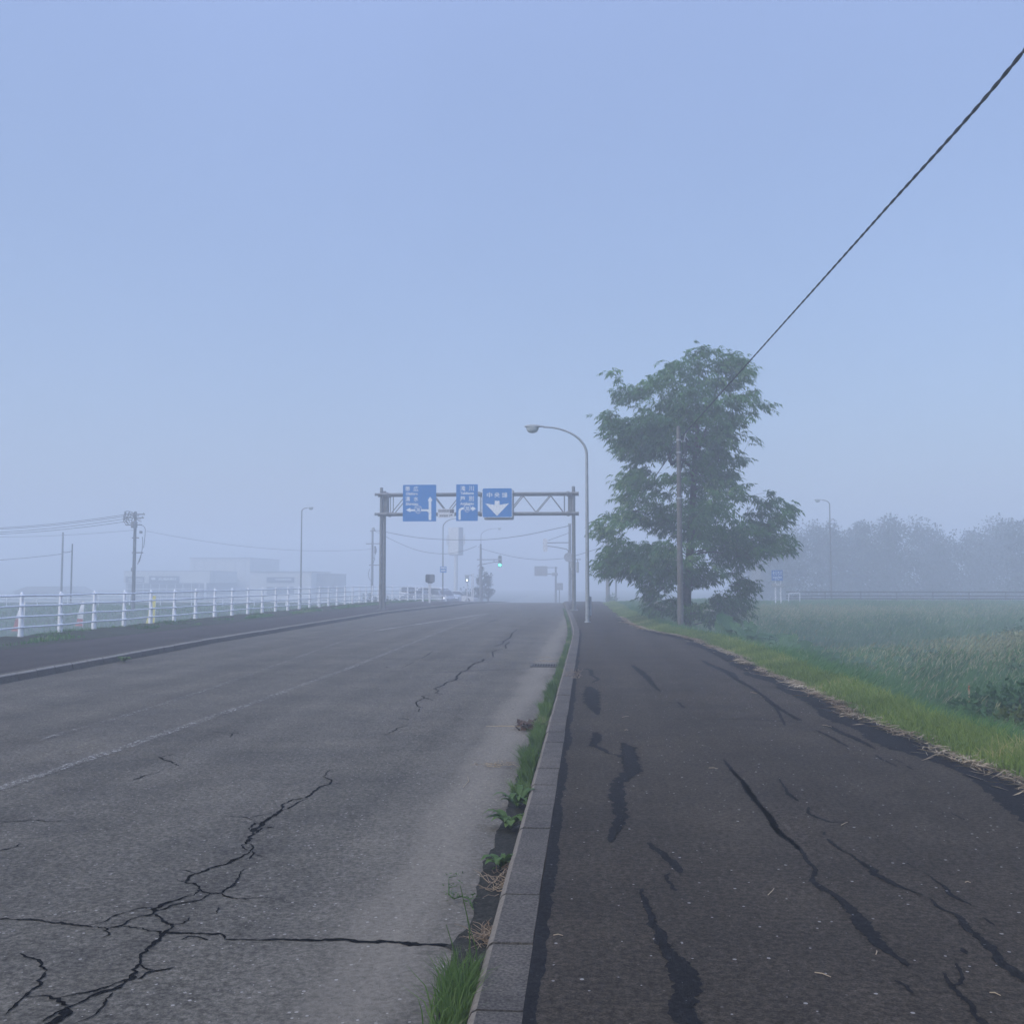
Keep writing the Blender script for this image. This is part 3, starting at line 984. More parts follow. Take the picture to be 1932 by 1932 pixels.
def fork_tree(mb, base_pt, trunk, tips, r0, seed=1, n=7):
    """trunk polyline (pts, radii) and limbs that leave it and reach the tips"""
    rnd = random.Random(seed)
    mb.tube([p for p, r in trunk], [r for p, r in trunk], 12)
    nodes = []
    for (a, ra), (b, rb) in zip(trunk, trunk[1:]):
        for k in range(6):
            t = k / 6
            nodes.append((Vector(a).lerp(Vector(b), t), ra + (rb - ra) * t))
    nodes.append((Vector(trunk[-1][0]), trunk[-1][1]))
    order = sorted(tips, key=lambda q: (Vector(q) - Vector(trunk[-1][0])).length * .2 + math.hypot(q[0] - base_pt[0], q[1] - base_pt[1]))
    for q in order:
        q = Vector(q)
        best, bn = 1e9, None
        for p, r in nodes:
            dv = q - p
            h = math.hypot(dv.x, dv.y)
            cost = dv.length + (max(0, -dv.z) * 1.2) + (0 if dv.z > h * .15 else (h * .15 - dv.z) * .6) - r * 2.
            if cost < best:
                best, bn = cost, (p, r)
        p, r = bn
        L_ = (q - p).length
        if L_ < .12:
            continue
        r1 = max(.008, min(r * .62, .018 + .016 * L_))
        m1 = p.lerp(q, .35) + Vector((rnd.uniform(-.06, .06) * L_, rnd.uniform(-.06, .06) * L_, .07 * L_))
        m2 = p.lerp(q, .7) + Vector((rnd.uniform(-.05, .05) * L_, rnd.uniform(-.05, .05) * L_, .05 * L_))
        pts = [p, m1, m2, q]
        rr = [r1, r1 * .75, r1 * .5, max(.006, r1 * .28)]
        mb.tube(pts, rr, 6)
        nodes += [(m1, rr[1]), (m2, rr[2]), (q, rr[3])]
        for t in (.5, .85):
            nodes.append((p.lerp(q, t) + Vector((0, 0, .05 * L_)), r1 * (1 - .7 * t)))


# the big roadside tree
TY = 41.5
tb = at(1297, 1183, TY)
tb.z = ground_z(tb.x, TY) - .02
SPAN = [(95, 720, 920), (130, 600, 1030), (150, 570, 1050), (185, 545, 1085), (200, 215, 1090), (235, 200, 1085), (260, 240, 1060), (300, 250, 1060), (350, 240, 1120), (400, 225, 1130), (450, 165, 1185), (480, 170, 1180), (520, 230, 1150), (560, 170, 1150), (600, 165, 1130), (650, 240, 1100), (700, 240, 1105), (750, 320, 1055), (800, 340, 980), (850, 305, 1010), (900, 230, 1045), (950, 225, 1060), (985, 270, 1220), (1020, 280, 1280), (1050, 330, 1340), (1080, 190, 1350), (1130, 130, 1310), (1180, 100, 1240), (1220, 200, 1250), (1260, 215, 1330), (1310, 190, 1340), (1345, 160, 1150), (1380, 115, 1130), (1420, 110, 1100), (1455, 150, 1060), (1475, 330, 1050), (1500, 440, 1090), (1550, 400, 1115), (1600, 430, 1085), (1650, 430, 1095), (1690, 450, 1070), (1720, 640, 1050), (1760, 880, 1040), (1795, 950, 1040)]
TRUNKX = [(0, 770), (500, 760), (720, 745), (1000, 728), (1300, 712), (1600, 690), (1790, 685)]
tips, lobes = [], []
rt = random.Random(21)


def gap_noise(X, Z):
    return mnoise.noise(Vector((X * .62, Z * 1.1, 3.3))) + .55 * mnoise.noise(Vector((X * 1.5, Z * 2.6, 9.1)))


zy = 105
cand = []
while zy < 1790:
    lo = lerp_table([(a, b) for a, b, c in SPAN], zy)
    hi = lerp_table([(a, c) for a, b, c in SPAN], zy)
    tx = lerp_table(TRUNKX, zy)
    for _ in range(int((hi - lo) / 15)):
        x = rt.uniform(lo + 22, hi - 22)
        half = (hi - tx if x > tx else tx - lo) + 1
        u = abs(x - tx) / half
        dmax = .85 * (hi - lo) * .5 * math.sqrt(max(0, 1 - (u * .95) ** 2))
        y = rt.uniform(-min(dmax, 560), dmax)
        cand.append((x, zy + rt.uniform(-22, 22), y, u))
    zy += 26
rt.shuffle(cand)
sel = []
for x, z, y, u in cand:
    p = zat(5, x, z, TY)
    w = Vector((p.x, TY + y * .00654, p.z))
    # two silhouettes edges stay filled, the inside opens in drifts
    if gap_noise(w.x * 1.0 + w.y * .22, w.z) < -.13 and u < .93:
        continue
    if any((w.x - q.x) ** 2 + (w.y - q.y) ** 2 + ((w.z - q.z) * 1.35) ** 2 < .315 ** 2 for q, _ in sel):
        continue
    sel.append((w, u))
root = thing('broadleaf_tree', 'tall dark green tree with layered drooping foliage beside the concrete pole', 'tree', tb)
trunk_pts = []
for zyy, r in ((1800, .25), (1770, .21), (1600, .18), (1300, .155), (1000, .125), (720, .1), (560, .06), (400, .045), (230, .025)):
    p = zat(5, lerp_table(TRUNKX, zyy), zyy, TY)
    trunk_pts.append((p - tb + Vector((0, .05 * math.sin(zyy * .01), 0)), r))
trunk_pts[0] = (Vector((0, 0, -.2)), .27)
tm = MB()
fork_tree(tm, Vector((0, 0, 0)), trunk_pts, [w - tb for w, u in sel], .2, 5)
# two strong forks
for pts in ([(745, 720), (715, 690), (690, 640), (660, 560)], [(760, 700), (790, 640), (812, 560), (850, 420), (880, 300)], [(600, 790), (570, 690), (535, 600), (500, 480)], [(720, 800), (640, 740), (600, 790)]):
    tm.tube([zat(5, x, z, TY) - tb for x, z in pts], [.07 - .012 * i for i in range(len(pts))], 8)
tm.build('trunk', M['bark'], root, smooth=True)
cm = bpy.data.objects  # crown
Pl, Dl, Ll, Wl = [], [], [], []
trunk_c = Vector((tb.x, TY, 0))
for w, u in sel:
    out = Vector((w.x - tb.x, w.y - TY, 0))
    out = out.normalized() if out.length > .3 else Vector((rt.uniform(-1, 1), rt.uniform(-1, 1), 0)).normalized()
    ns = rt.randint(7, 10)
    for s_ in range(ns):          # leaf stalks of one spray, leaflets along each
        a = rt.gauss(0, 1.0)
        dirv = Vector((out.x * math.cos(a) - out.y * math.sin(a), out.x * math.sin(a) + out.y * math.cos(a), rt.uniform(-.45, .55))).normalized()
        st = w + Vector((rt.gauss(0, .15), rt.gauss(0, .15), rt.gauss(0, .085)))
        ln_ = rt.uniform(.18, .36)
        for q in range(7):
            t = (q + 1) / 7
            c = st + dirv * (ln_ * t) + Vector((0, 0, -.12 * t * t))
            side = dirv.cross(Vector((0, 0, 1))) * (1 if q % 2 else -1)
            dl = (dirv * .75 + side * (0 if q == 6 else .85) + Vector((0, 0, rt.uniform(-1.1, .05))))
            Pl.append(c)
            Dl.append(dl)
            l = rt.uniform(.12, .22)
            Ll.append(l)
            Wl.append(l * rt.uniform(.3, .44))
Pl = np.array([tuple(p - tb) for p in Pl])
V_, F_ = leaf_cloud(Pl, np.array([tuple(d) for d in Dl]), np.array(Ll), np.array(Wl), .3)
np_mesh('crown', V_, F_, 4, M['leaf'], root)


def bush_leaves(n, rx, ry, rz, leaf, seed, lobes=7, aspect=.5, flat=0.):
    r2 = np.random.default_rng(seed)
    P, D = [], []
    cs = []
    for _ in range(lobes):
        v = r2.normal(0, 1, 3)
        v /= np.linalg.norm(v)
        v[2] = abs(v[2]) * .9
        cs.append((v * np.array([rx, ry, rz]) * r2.uniform(.25, .72), r2.uniform(.3, .5)))
    for i in range(n):
        c, s = cs[r2.integers(lobes)]
        v = r2.normal(0, 1, 3)
        v /= np.linalg.norm(v)
        rad = r2.random() ** .4
        p = c + v * np.array([rx, ry, rz]) * s * rad
        if p[2] < .02:
            p[2] = abs(p[2]) + .02
        P.append(p)
        D.append(v + r2.normal(0, .5, 3) + np.array([0, 0, -.1]))
    L_ = leaf * r2.uniform(.6, 1.4, n)
    return leaf_cloud(np.array(P), np.array(D), L_, L_ * aspect, .25)


def bush(name, label, loc, rx, ry, rz, n, leaf, m, seed, cat='shrub', lobes=9, group=None, trunk=None):
    root = thing(name, label, cat, loc, group=group)
    V_, F_ = bush_leaves(n, rx, ry, rz, leaf, seed, lobes)
    np_mesh('foliage', V_, F_, 4, m, root)
    mb = MB()
    rr = random.Random(seed)
    for k in range(5):
        mb.tube([(rr.uniform(-.1, .1), rr.uniform(-.1, .1), -.1), (rr.uniform(-.2, .2) * rx, rr.uniform(-.2, .2) * ry, rz * .3), (rr.uniform(-.35, .35) * rx, rr.uniform(-.35, .35) * ry, rz * .55)], [.016 * rz, .012 * rz, .004], 6)
    mb.build('stem', M['bark'], root)
    return root


def gpt(px, py, Y):
    p = at(px, py, Y)
    p.z = ground_z(p.x, Y)
    return p


def rise(px, ytop, Y):
    return (at(px, ytop, Y).z - gpt(px, 1300, Y).z) / 1.12


bush('shrub', 'dark green leafy shrub standing in the meadow at the right', gpt(1900, 1310, 15.5), 1.15, 1.0, 1.25 * rise(1900, 1228, 15.5), 11000, .12, M['shrub'], 3)
bush('shrub', 'pale yellowish green bush low in front of the dark shrub', gpt(1928, 1370, 13.0), .75, .7, 1.2 * rise(1928, 1318, 13.0), 6000, .1, M['shrub2'], 4)
bush('shrub', 'small grey green shrub standing up above the far meadow grass', gpt(1915, 1175, 42), 1.6, 1.2, rise(1915, 1142, 42), 2200, .16, M['shrub'], 6)

# low broad-leaved undergrowth between the grasses
Vs_, Fs_, of_ = [], [], 0
ru = np.random.default_rng(77)
for k in range(95):
    y = 8 + 26 * ru.random() ** 1.2
    x = er(y) + 1.9 + ru.random() ** .8 * (y * .42)
    sz = ru.uniform(.3, .75)
    v_, f_ = bush_leaves(int(160 + 200 * sz), sz, sz, sz * ru.uniform(.7, 1.25), .085 + .0018 * y, 500 + k, 5, .55)
    v_ = v_ + np.array([x, y, ground_z(x, y) + .05])
    Vs_.append(v_)
    Fs_.append(f_ + of_)
    of_ += len(v_)
kind(np_mesh('undergrowth', np.concatenate(Vs_), np.concatenate(Fs_), 4, M['shrub']), 'stuff')

# butterbur colony with big round leaves below the tree
bm_ = MB()
rb = random.Random(5)
nb = 0
Pb = []
while nb < 190:
    x, y = rb.uniform(3.4, 9.5), rb.uniform(25.5, 34)
    dd = x - er(y)
    if dd < 1.3 or ((x - 6.6) / 3.) ** 2 + ((y - 30) / 4.4) ** 2 > 1:
        continue
    nb += 1
    g = ground_z(x, y)
    h = rb.uniform(.35, .8)
    r = rb.uniform(.13, .27)
    tx, ty = rb.uniform(-.35, .35), rb.uniform(.15, 1.0)
    c = Vector((x + rb.uniform(-.1, .1), y + rb.uniform(-.1, .1), g + h))
    nseg = 12
    vs = [c + Vector((0, 0, -.03))]
    a0 = rb.uniform(0, 6.28)
    for k in range(nseg):
        a = a0 + 2 * math.pi * k / nseg
        rr = r * (1 + .08 * math.sin(5 * a)) * (.35 if k == 0 else 1)
        vs.append(c + Vector((rr * math.cos(a), rr * math.sin(a), rr * (tx * math.cos(a) + ty * math.sin(a)) + .02 * math.sin(3 * a))))
    bm_.add(vs, [(0, 1 + k, 1 + (k + 1) % nseg) for k in range(nseg)], 0)
    bm_.tube([(x, y, g - .02), c], [.012, .008], 5, 0, False)
kind(bm_.build('butterbur_leaves', M['butterbur'], smooth=True), 'stuff')


# far wood behind the guard rail
def wood(name, spots, seed):
    rw = np.random.default_rng(seed)
    Vs, Fs, off = [], [], 0
    for (x, y, h, r) in spots:
        g = ground_z(x, y)
        n = 3000
        nl = 22
        cs = [np.array([rw.normal(0, .45) * r, rw.normal(0, .45) * r, h * (rw.uniform(.02, .2) if q < 4 else rw.uniform(.2, .95))]) for q in range(nl)]
        rs = [r * rw.uniform(.22, .42) for _ in range(nl)]
        k = rw.integers(0, nl, n)
        v = rw.normal(0, 1, (n, 3))
        v /= np.linalg.norm(v, axis=1, keepdims=True)
        P = np.array([cs[i] for i in k]) + v * np.array([rs[i] for i in k])[:, None] * (rw.random(n) ** .4)[:, None]
        P[:, 2] = np.clip(P[:, 2], .2, None)
        P += np.array([x, y, g])
        L_ = rw.uniform(.25, .55, n)
        a, f = leaf_cloud(P, v + rw.normal(0, .5, (n, 3)), L_, L_ * .55, .2)
        Vs.append(a)
        Fs.append(f + off)
        off += len(a)
    return np_mesh(name, np.concatenate(Vs), np.concatenate(Fs), 4, M['leaf_far'])


spots = []
rw_ = random.Random(11)
tops = [(1440, 1010), (1490, 985), (1530, 968), (1580, 985), (1630, 970), (1690, 968), (1740, 1000), (1790, 975), (1840, 1003), (1880, 978), (1925, 962), (1990, 970), (2080, 980)]
for i in range(50):
    px = 1425 + i * 15 + rw_.uniform(-8, 8)
    Yw = rw_.uniform(134, 165)
    ty = lerp_table(tops, px) + rw_.uniform(4, 30)
    p = at(px, ty, Yw)
    spots.append((p.x, Yw, p.z - ground_z(p.x, Yw), rw_.uniform(3.4, 5.6)))
kind(wood('woods', spots, 8), 'stuff')

# ------------------------------------------------------------------ street lamps
def street_lamp(label, loc, h0, rise, reach, sgn, r0, head, m_pole, box=False, rz=0., group='curved arm street lamps'):
    root = thing('street_lamp', label, 'street lamp', loc, rz, group)
    mb = MB()
    mb.tube([(0, 0, -.4), (0, 0, 1.0), (0, 0, h0)], [r0, r0 * .94, r0 * .62], 14)
    mb.tube([(0, 0, -.02), (0, 0, .03)], [r0 * 1.5, r0 * 1.4], 14)
    mb.build('pole', m_pole, root, smooth=True)
    pts = []
    for k in range(15):
        t = k / 14 * math.pi / 2
        pts.append((sgn * reach * (1 - math.cos(t)), 0, h0 - .02 + rise * math.sin(t)))
    am = MB()
    am.tube(pts, [r0 * (.62 - .2 * k / 14) for k in range(15)], 10)
    am.build('arm', m_pole, root, smooth=True)
    # lamp head: canopy and bowl below
    hm_ = MB()
    L_ = head
    c = Vector((sgn * (reach - .05), 0, h0 + rise))
    secs = [(0, .035, .03, .03), (.15, .09, .05, .04), (.4, .15, .09, .06), (.7, .17, .1, .065), (.9, .13, .07, .05), (1.0, .03, .02, .02)]
    n = 14
    vs, fs = [], []
    for t, hw, top, bot in secs:
        for k in range(n):
            a = 2 * math.pi * k / n
            vs.append((c.x + sgn * t * L_, c.y + hw * math.cos(a) * L_ / .78, c.z - .01 + (top if math.sin(a) > 0 else bot * .4) * math.sin(a) * L_ / .78))
    for i in range(len(secs) - 1):
        for k in range(n):
            j = (k + 1) % n
            f = (i * n + k, i * n + j, (i + 1) * n + j, (i + 1) * n + k)
            fs.append(f if sgn > 0 else tuple(reversed(f)))
    hm_.add(vs, fs + [tuple(range(n)), tuple(range(len(vs) - n, len(vs)))])
    ho = hm_.build('lamp_head', M['lamp_shell'], root, smooth=True)
    lb = MB()
    prof = [(.0, -.23), (.07, -.225), (.13, -.19), (.17, -.12), (.19, -.03), (.19, 0)]
    lb.lathe([(r * L_ / .78, z * L_ / .78) for r, z in prof], (c.x + sgn * L_ * .6, c.y, c.z - .02), 16, sx=1.3, sy=.85)
    lb.build('glass_bowl', M['glass_cover'], ho, smooth=True)
    if box:
        bx = MB()
        bx.box((.1, .12, .62), (.12, .13, .75), bev=.015)
        bx.build('switch_box', m_pole, root)
    return root


p = onz(1108.5, 1174, 0)
street_lamp('large grey street lamp with long curved arm at the pavement kerb before the gantry', (p.x, p.y, 0), 6.55, 1.12, 1.7, -1, .085, .8, M['galv'], True)


def lamp_px(label, px, ytop, Y, reach_px, sgn, zb, head=.75):
    p = at(px, ytop, Y)
    reach = reach_px * Y / F
    rise = min(1.1, reach * .62)
    return street_lamp(label, (p.x, Y, zb), p.z - zb - rise, rise, reach, sgn, .075, head, M['pole_grey'])


lamp_px('slender lamp behind the white railing, well left of the gantry', 569.5, 958, 88, 11, 1, -.75, .6)
lamp_px('hazy lamp whose arm bends behind the blue signs', 836, 978, 98, 27, 1, base(98) - .1)
lamp_px('faintest tall lamp, its curved arm over the traffic light with the green light', 907.5, 997, 152, 30, 1, -1.3)
lamp_px('hazy lamp at the guard rail before the wood', 1565, 943, 92, 14, -1, -.2, .7)

# ------------------------------------------------------------------ sign gantry
GY = 56.0
gl = zat(3, 95, 1210, GY)
grp = zat(3, 1742, 1205, GY)
zt, zb_ = zat(3, 900, 207, GY).z, zat(3, 900, 376, GY).z
ptop_l, ptop_r = zat(3, 95, 155, GY).z, zat(3, 1745, 143, GY).z
XL, XR = zat(3, 96, 600, GY).x, zat(3, 1748, 600, GY).x
gan = thing('sign_gantry', 'grey steel truss gantry spanning the road on round posts', 'gantry', ((XL + XR) / 2, GY, 0))
gx0 = (XL + XR) / 2
for xx, tp in ((XL, ptop_l), (XR, ptop_r)):
    for k, dy in enumerate((0, .85)):
        mb = MB()
        mb.tube([(xx - gx0, dy, -.3), (xx - gx0, dy, tp - .12 * k)], [.105, .09], 16)
        mb.tube([(xx - gx0, dy, tp - .12 * k), (xx - gx0, dy, tp + .02 - .12 * k)], [.098, .06], 16)
        mb.build('post', M['gantry'], gan, smooth=True)
for z in (zt, zb_):
    for dy in (-.05, .8):
        mb = MB()
        a, b = zat(3, 50, 200, GY).x - gx0, zat(3, 1790, 200, GY).x - gx0
        mb.tube([(a, dy - .1, z), (b, dy - .1, z)], .075, 12)
        for xx in (a, b):
            mb.tube([(xx - .012, dy - .1, z), (xx + .012, dy - .1, z)], .09, 12)
        for zx in (150, 940, 1700):       # flanged joints
            xx = zat(3, zx, 200, GY).x - gx0
            mb.tube([(xx - .09, dy - .1, z), (xx - .05, dy - .1, z), (xx + .05, dy - .1, z), (xx + .09, dy - .1, z)], [.08, .115, .115, .08], 12)
        mb.build('chord', M['gantry'], gan, smooth=True)
for sgn, xx in ((1, XL), (-1, XR)):
    mb = MB()
    mb.box((xx - gx0 + sgn * .2, .37, (zt + zb_) / 2), (.2, .7, zt - zb_ - .12), bev=.02)
    mb.build('end_plate', M['gantry'], gan)
nodes = [(190, 0), (275 + 35, 1), (425, 0), (545, 1), (660, 0), (775, 1), (895, 0)]
nodes2 = [(1000, 1), (1190, 0), (1310, 1), (1425, 0), (1548, 1), (1660, 0)]
for dy in (-.1, .72):
    for ns in (nodes, nodes2):
        for (a, ua), (b, ub) in zip(ns, ns[1:]):
            mb = MB()
            mb.tube([(zat(3, a, 200, GY).x - gx0, dy, (zt - .07) if ua else (zb_ + .07)), (zat(3, b, 200, GY).x - gx0, dy, (zt - .07) if ub else (zb_ + .07))], .026, 8)
            mb.build('brace', M['gantry'], gan)
    for zx in (180, 950, 1668):
        mb = MB()
        xx = zat(3, zx, 200, GY).x - gx0
        mb.tube([(xx, dy, zb_), (xx, dy, zt)], .022, 8)
        mb.build('brace', M['gantry'], gan)
for xx in (XL, XR):
    for dy in (0, .85):
        bpm = MB()
        bpm.box((xx - gx0, dy, .012), (.42, .42, .024), bev=.006)
        for qx in (-.15, .15):
            for qy in (-.15, .15):
                bpm.tube([(xx - gx0 + qx, dy + qy, .02), (xx - gx0 + qx, dy + qy, .07)], .018, 6)
        bpm.build('base_plate', M['gantry'], gan)


def sign_frame(zid, x0, x1, y0, y1, Y):
    a, b = zat(zid, x0, y1, Y), zat(zid, x1, y0, Y)
    return a.x, b.x, a.z, b.z


def rounded(x0, x1, z0, z1, r, n=5):
    out = []
    for cx, cz, a0 in ((x1 - r, z0 + r, -90), (x1 - r, z1 - r, 0), (x0 + r, z1 - r, 90), (x0 + r, z0 + r, 180)):
        for k in range(n + 1):
            a = R(a0 + 90 * k / n)
            out.append((cx + r * math.cos(a), cz + r * math.sin(a)))
    return out


class SignFace:
    """maps measuring-view pixels onto a sign standing at plane Y"""

    def __init__(s, zid, x0, x1, y0, y1, Y, name, label, mats, r=.03, thick=.05, cat='road sign'):
        s.zid, s.Y = zid, Y
        a, b, c, d = sign_frame(zid, x0, x1, y0, y1, Y)
        s.org = Vector(((a + b) / 2, Y, c))
        s.root = thing(name, label, cat, s.org)
        s.mb = MB()
        s.th = thick
        s.mats = mats
        s.w, s.h = b - a, d - c
        s.mb.prism(rounded(-s.w / 2, s.w / 2, 0, s.h, r), -thick / 2, thick / 2, 0)
        s.f = -thick / 2 - .004

    def p(s, x, y):
        q = zat(s.zid, x, y, s.Y) - s.org
        return q.x, q.z

    def poly(s, pts, mi=1, lift=0.):
        P = [s.p(*q) for q in pts]
        ar = sum(a[0] * b[1] - b[0] * a[1] for a, b in zip(P, P[1:] + P[:1]))
        if ar < 0:
            P.reverse()
        s.mb.add([(x, s.f - lift, z) for x, z in P], [tuple(range(len(P)))], mi)

    def rect(s, x0, y0, x1, y1, mi=1, lift=0.):
        s.poly([(x0, y0), (x1, y0), (x1, y1), (x0, y1)], mi, lift)

    def text(s, body, x0, x1, y0, y1, mi=1, bold=.0):
        a, b = s.p(x0, y1), s.p(x1, y0)
        put_text(s.mb, body, a[0], b[0], a[1], b[1], s.f, mi, bold)

    def done(s, part='panel', brackets=True):
        s.mb.build(part, s.mats, s.root)
        if brackets:
            for zz in (.25, .75):
                b = MB()
                b.box((0, s.th / 2 + .03, s.h * zz), (s.w * .85, .05, .06))
                b.build('backing_rail', M['back'], s.root)
        return s.root


def shield(S, cx, cy, w, h, number):
    pts = [(-.42, -.5), (0, -.56), (.42, -.5), (.5, -.2), (.42, .18), (.22, .42), (0, .52), (-.22, .42), (-.42, .18), (-.5, -.2)]
    S.poly([(cx + a * w, cy + b * h) for a, b in pts], 1, .003)
    S.poly([(cx + a * w * .86, cy + b * h * .86) for a, b in pts], 0, .006)
    vs0 = len(S.mb.v)
    S.text(number, cx - w * .26, cx + w * .26, cy - h * .3, cy + h * .24, 1, .02)
    S.mb.v[vs0:] = [(x, y - .009, z) for x, y, z in S.mb.v[vs0:]]


SY = GY - .26
# big direction sign (coordinates in the close view of the gantry)
S = SignFace(3, 282, 569, 127, 442, SY, 'direction_sign', 'largest blue direction sign with a straight arrow and a left arrow, on the gantry', [M['blue'], M['letter']])
S.text('帯', 303, 345, 141, 184, bold=.012)
S.text('広', 373, 418, 141, 184, bold=.012)
S.text('Obihiro', 309, 411, 193, 216, bold=.03)
S.text('清', 303, 345, 228, 271, bold=.012)
S.text('水', 375, 416, 228, 271, bold=.012)
S.text('Shimizu', 308, 414, 280, 304, bold=.03)
S.poly([(504, 430), (504, 268), (496, 263), (517, 228), (538, 263), (527, 268), (527, 430)])
S.poly([(504, 338), (348, 338), (348, 324), (309, 344), (348, 364), (348, 354), (490, 354), (504, 366)], 1, .001)
shield(S, 414, 344, 60, 62, '38')
S.done()
S = SignFace(3, 740, 926, 123, 438, SY, 'direction_sign', 'narrow blue direction sign with one arrow turning right, on the gantry', [M['blue'], M['letter']])
S.text('滝', 776, 820, 137, 180, bold=.012)
S.text('川', 850, 892, 137, 180, bold=.012)
S.text('Takikawa', 776, 892, 189, 210, bold=.03)
S.text('芦', 774, 818, 226, 268, bold=.012)
S.text('別', 848, 892, 224, 268, bold=.012)
S.text('Ashibetsu', 774, 892, 278, 300, bold=.03)
S.poly([(760, 428), (760, 350), (768, 332), (790, 322), (806, 322), (806, 340), (794, 340), (782, 348), (779, 358), (779, 428)])
S.poly([(866, 322), (878, 322), (878, 311), (911, 332), (878, 354), (878, 342), (866, 342)])
shield(S, 835, 332, 58, 62, '38')
S.done()
S = SignFace(3, 963, 1222, 153, 410, SY - .12, 'lane_sign', 'square blue sign with a broad white down arrow, right end of the sign row', [M['letter'], M['letter'], M['blue']], r=.08, thick=.09)
P_ = rounded(-S.w / 2 + .025, S.w / 2 - .025, .025, S.h - .025, .07)
S.mb.add([(x, S.f, z) for x, z in P_], [tuple(range(len(P_)))], 2)
S.f -= .004
S.text('中', 1004, 1050, 193, 238, bold=.012)
S.text('央', 1068, 1115, 193, 238, bold=.012)
S.text('線', 1134, 1181, 193, 238, bold=.012)
S.poly([(1071, 265), (1113, 265), (1113, 300), (1196, 286), (1091, 395), (990, 288), (1071, 300)])
S.done()
a, b, c, d = sign_frame(3, 980, 1236, 172, 430, SY + .15)
mb = MB()
mb.prism(rounded(-(b - a) / 2, (b - a) / 2, 0, d - c, .08), -.05, .05)
mb.build('back_board', M['back'], S.root, loc=Vector(((a + b) / 2, SY + .15, c)) - S.org)
S = SignFace(3, 582, 725, 333, 410, SY, 'notice_board', 'small white notice board hung between the two blue direction signs', [M['white'], M['print'], M['black']], r=.01, thick=.03, cat='notice')
for i in range(7):
    x = 588 + i * 14
    S.rect(x, 342, x + 11, 346)
    S.rect(x, 350, x + 11, 353)
    S.rect(x, 357, x + 11, 361)
    S.rect(x + 1, 342, x + 3.5, 361, 1, .002)
    S.rect(x + 8, 342, x + 10.5, 361, 1, .002)
for i in range(4):
    x = 598 + i * 19
    S.rect(x, 386, x + 14, 390)
    S.rect(x, 394, x + 14, 397)
    S.rect(x + 2, 386, x + 5, 403, 1, .002)
    S.rect(x + 10, 386, x + 13, 403, 1, .002)
S.rect(688, 338, 702, 370, 2)
S.rect(705, 338, 720, 370, 2)
S.poly([(683, 404), (683, 385), (695, 385), (695, 391), (688, 391), (688, 404)])
S.rect(696, 380, 708, 392)
S.done()

# ------------------------------------------------------------------ white railing on the left
fence = thing('railing', 'white pipe railing with four rails beside the left pavement', 'railing', (FX, 20, .1))
fy = [20 + .25 + 2.03 * k for k in range(-3, 34)]
heights = (1.1, .83, .545, .265)


def fence_x(y):
    return FX + .0 + 2.2 * sstep(72, 96, y)


for y in fy:
    mb = MB()
    h = 1.16
    zb = base(y) - .1 + .1
    mb.tube([(fence_x(y) - FX, y - 20, zb - .2), (fence_x(y) - FX, y - 20, zb + .3), (fence_x(y) - FX, y - 20, zb + h - .1), (fence_x(y) - FX, y - 20, zb + h)], [.085, .068, .045, .04], 10)
    mb.lathe([(.04, 0), (.032, .025), (.012, .04), (0, .042)], (fence_x(y) - FX, y - 20, zb + h), 10)
    for hh in heights:
        mb.box((fence_x(y) - FX + .06, y - 20, zb + hh - .0), (.09, .07, .05), bev=.01)
    mb.build('post', M['rail'], fence, smooth=True)
for hh in heights:
    mb = MB()
    mb.tube([(fence_x(y) - FX + .085 + (.0 if 30 < y < 45 else 0), y - 20, base(y) + hh + .012 * math.sin(y * 1.7)) for y in fy], .0255, 10)
    mb.build('rail', M['rail'], fence, smooth=True)

# second white railing beyond the meadow
f2 = thing('railing', 'pale pipe railing at the far side of the left meadow, before the showroom', 'railing', (-45, 94, -.75))
f2x = [x for x in np.arange(-43, 34, 3.0)]
for x in f2x:
    mb = MB()
    mb.tube([(x, 0, -.3), (x, 0, 1.05)], [.05, .045], 8)
    mb.build('post', M['rail'], f2)
for hh in (.4, .7, 1.0):
    mb = MB()
    mb.tube([(-43, .02, hh), (32, .02, hh)], .03, 8)
    mb.build('rail', M['rail'], f2)

# guard rail before the wood
g1 = thing('guard_rail', 'low grey guard rail running across behind the right meadow', 'guard rail', (17, 90, -.2))
gy_ = 90
xs = np.arange(17.3, 52, 3.0)
for x in xs:
    mb = MB()
    mb.box((x - 17, .1, .3), (.1, .08, 1.2), bev=.015)
    mb.build('post', M['pole_grey'], g1)
for zc in (.86, .52, .3):
    mb = MB()
    mb.tube([(0, 0, zc), (34.6, 0, zc)], .06, 10)
    mb.build('rail', M['dark_pole'], g1, smooth=True)
t_ = thing('barrier_frame', 'low white tube frame standing by the blue river sign', 'barrier', gpt(1499, 1132, 84) + Vector((0, 0, 0)))
mb = MB()
mb.tube([(-.5, 0, -.1), (-.42, 0, .78), (-.4, 0, .82), (.4, 0, .86), (.44, 0, .8), (.4, 0, -.1)], .04, 8)
mb.build('frame', M['white'], t_, smooth=True)

# ------------------------------------------------------------------ poles and wires
def simple_pole(name, label, px, ytop, Y, zb, r0, r1, m, cat='utility pole', group=None, part='pole'):
    p = at(px, ytop, Y)
    root = thing(name, label, cat, (p.x, Y, zb), group=group)
    mb = MB()
    h = p.z - zb
    mb.tube([(0, 0, -.4), (0, 0, h * .5), (0, 0, h)], [r0, (r0 + r1) / 2, r1], 14)
    mb.lathe([(r1, 0), (r1 * .7, .04), (0, .06)], (0, 0, h), 14)
    mb.build(part, m, root, smooth=True)
    return root, h


